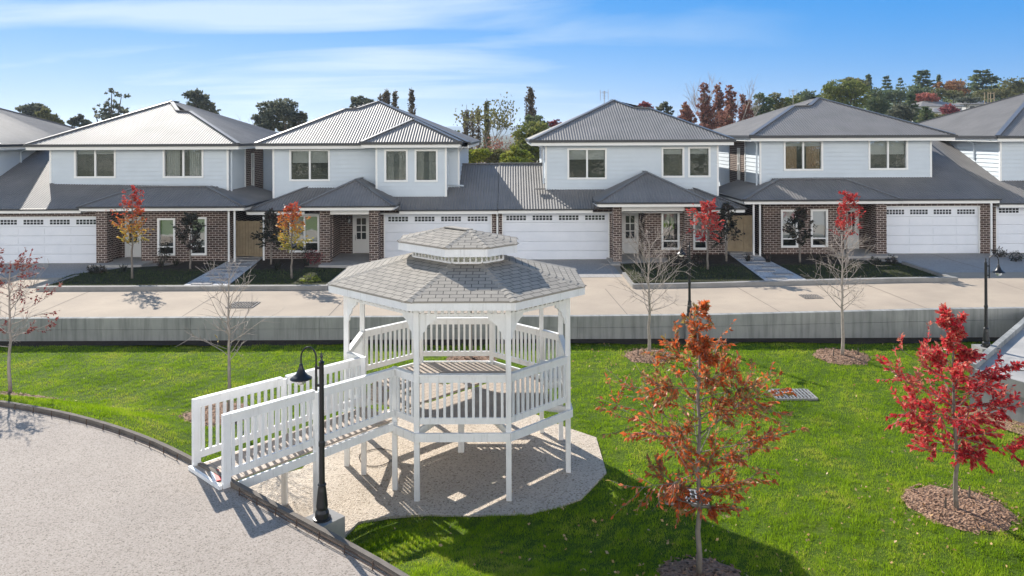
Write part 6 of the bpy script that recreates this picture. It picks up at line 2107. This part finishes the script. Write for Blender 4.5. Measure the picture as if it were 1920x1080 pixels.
# rooftop aerials
def aerial(label, px, py_top, py_bot, Y, w):
    a = at(px, py_bot, Y); b = at(px, py_top, Y)
    t = thing('tv_aerial', label, 'aerial', tuple(a), 'television aerials')
    mb = MB()
    mb.tube([a - Vector((0, 0, 1.5)), b], .022, 5)
    h = b.z - a.z
    for k, f in enumerate((.45, .62, .78, .92)):
        z = a.z + h * f
        ww = w * (.5 if k % 2 else .3)
        mb.tube([(a.x - ww, Y, z), (a.x + ww, Y, z)], .012, 4)
    for s in (-1, 1): mb.tube([(a.x + s * w, Y, a.z + h * .3), (a.x + s * w, Y, b.z + .05)], .014, 4)
    mb.tube([(a.x - w, Y, a.z + h * .85), (a.x + w, Y, a.z + h * .85)], .01, 4)
    mb.build('mast', M['steel'], t)
aerial('thin television aerial left of the third house peak', 1133, 170, 196, 43, .22)
aerial('thin television aerial on the far roofs left of the fourth house peak', 1487, 168, 186, 70, .35)

# distant blue hills
def fh(seed, Y, base, amp):
    rng = random.Random(seed)
    ph = [rng.uniform(0, 6.283) for _ in range(6)]
    f = lambda x, y: (base + sum(amp / (k + 1) * math.sin(x / (1500 / (k + 1) ** 1.3) + ph[k]) for k in range(6))) * smooth(Y - 900, Y, y) * (1 - .6 * smooth(Y, Y + 800, y)) - .3
    grid_mesh('hills', fr(-5200, 5200, 160), fr(Y - 900, Y + 800, 14), f, M['farhill'])
fh(1, 4200, 44, 7)

# the air: thin haze that turns the far hills blue
hv = bpy.data.materials.new('thin_haze'); hv.use_nodes = True
hn, hl = hv.node_tree.nodes, hv.node_tree.links
hn.clear()
ho = hn.new('ShaderNodeOutputMaterial'); hp = hn.new('ShaderNodeVolumePrincipled')
hp.inputs['Color'].default_value = (0.62, 0.76, 0.95, 1); hp.inputs['Density'].default_value = 0.00022; hp.inputs['Anisotropy'].default_value = 0.3
hl.new(hp.outputs[0], ho.inputs['Volume'])
tag(MB().box(-9500, 9500, -9500, 9500, -2.0, 90).build('haze', hv), kind='stuff')

# ---------------------------------------------------------------- grass on the lawn and in the beds
def np_inside(poly, X, Y):
    c = np.zeros(len(X), bool)
    j = len(poly) - 1
    for i in range(len(poly)):
        xi, yi = poly[i][:2]; xj, yj = poly[j][:2]
        m = ((yi > Y) != (yj > Y)) & (X < (xj - xi) * (Y - yi) / (yj - yi + 1e-12) + xi)
        c ^= m; j = i
    return c

def blades(name, X, Y, Z, h, w, rng, m, kind='stuff'):
    n = len(X)
    a = rng.uniform(0, 2 * np.pi, n)
    tilt = rng.uniform(.1, .9, n)
    b = rng.uniform(0, 2 * np.pi, n)
    hh = h * rng.uniform(.5, 1.25, n)
    sx, sy = np.cos(a) * w / 2, np.sin(a) * w / 2
    V = np.empty((n, 3, 3), np.float32)
    V[:, 0] = np.stack([X - sx, Y - sy, Z - .01], 1)
    V[:, 1] = np.stack([X + sx, Y + sy, Z - .01], 1)
    V[:, 2] = np.stack([X + np.cos(b) * tilt * hh, Y + np.sin(b) * tilt * hh, Z + hh * np.sqrt(np.maximum(.1, 1 - tilt ** 2 * .8))], 1)
    return tag(np_mesh(name, V.reshape(-1, 3), 3, m), kind=kind)

nr = np.random.default_rng(4)
GXS, GYS = np.linspace(-18, 18, 361), np.linspace(8, 24, 161)
LZ = np.array([[lawn_z(x, y) for x in GXS] for y in GYS], dtype=np.float32)
def lz_np(X, Y):
    i = np.clip((X + 18) / .1, 0, 359.99); j = np.clip((Y - 8) / .1, 0, 159.99)
    i0, j0 = i.astype(int), j.astype(int); fi, fj = i - i0, j - j0
    return (LZ[j0, i0] * (1 - fi) + LZ[j0, i0 + 1] * fi) * (1 - fj) + (LZ[j0 + 1, i0] * (1 - fi) + LZ[j0 + 1, i0 + 1] * fi) * fj

def lumps(X, Y):
    s = np.zeros_like(X)
    r = np.random.default_rng(9)
    for k in range(14):
        f = r.uniform(2.5, 24.0); th = r.uniform(0, 6.28); ph = r.uniform(0, 6.28)
        s += np.sin((X * np.cos(th) + Y * np.sin(th)) * f + ph)
    return s / 4

N = 1000000
Y = 8.5 + (23.66 - 8.5) * nr.random(N) ** 1.35
X = (nr.random(N) * 2 - 1) * (Y * .70 + .6)
keep = (np.abs(X) < 17.9)
keep &= ~np_inside(KERB + [(1.2, 0), (-30, 0)], X, Y)
keep &= ~np_inside(PAD, X, Y) & ~np_inside(drv, X, Y)
for x, y, r in MULCH: keep &= (X - x) ** 2 + (Y - y) ** 2 > (r * .97) ** 2
for px, py, w, d in ((1486, 741, .5, .36), (1286, 934, .4, .3)):
    p = atz(px, py, .04); keep &= ~((np.abs(X - p.x) < w) & (np.abs(Y - p.y) < d))
lu = lumps(X, Y)
keep &= nr.random(N) < np.clip(.80 + .35 * lu, .3, 1)
X, Y, lu = X[keep], Y[keep], lu[keep]
far = .8 + .5 * (Y - 8.5) / 15
blades('grass', X, Y, lz_np(X, Y), (.048 + .020 * np.clip(lu, -1.1, 1.2)), .011 * far, nr, M['blade'])

# grass in the garden beds
gx, gy, gzz = [], [], []
for g, z in zip(GARDENS, GZ):
    x0, x1, y0, y1 = sub(g, 0)
    n = 9000
    X = nr.uniform(x0, x1, n); Y = nr.uniform(y0, min(y1, 32.2), n)
    k = np_inside(g, X, Y)
    pth = [(-12.4, 28.4), (-10.4, 28.4), (-11.3, 36), (-12.9, 36)] if z == GZ[0] else [(9.2, 28.4), (11.1, 28.4), (11.2, 36), (9.7, 36)]
    k &= ~np_inside(pth, X, Y)
    gx.append(X[k]); gy.append(Y[k]); gzz.append(np.full(k.sum(), z))
blades('grass', np.concatenate(gx), np.concatenate(gy), np.concatenate(gzz), .07, .02, nr, M['bedblade'])

# pale fallen leaves on the lawn
rng = random.Random(12)
lv = []
for k in range(620):
    y = rng.uniform(10, 23.5); x = rng.uniform(-.6, .6) * y
    if k > 240:
        cx0, cy0 = rng.choice(((2.9, 11.9), (7.7, 13.4), (3.9, 22.2)))
        x, y = rng.gauss(cx0, 1.3), rng.gauss(cy0, 1.2)
        if y > 23.6: continue
    if inside(PAVE, x, y) or inside(PAD, x, y) or inside(drv, x, y): continue
    c = Vector((x, y, lawn_z(x, y) + .055))
    lv += leaf(rng, c, Vector((rng.uniform(-1, 1), rng.uniform(-1, 1), .1)), .06, 0, .7)
M['litter'] = foliage('fallen_leaves', [(0, (.5, .42, .3)), (.6, (.55, .35, .15)), (1, (.35, .18, .08))], .2)
tag(np_mesh('fallen_leaves', lv, 4, M['litter']), kind='stuff')
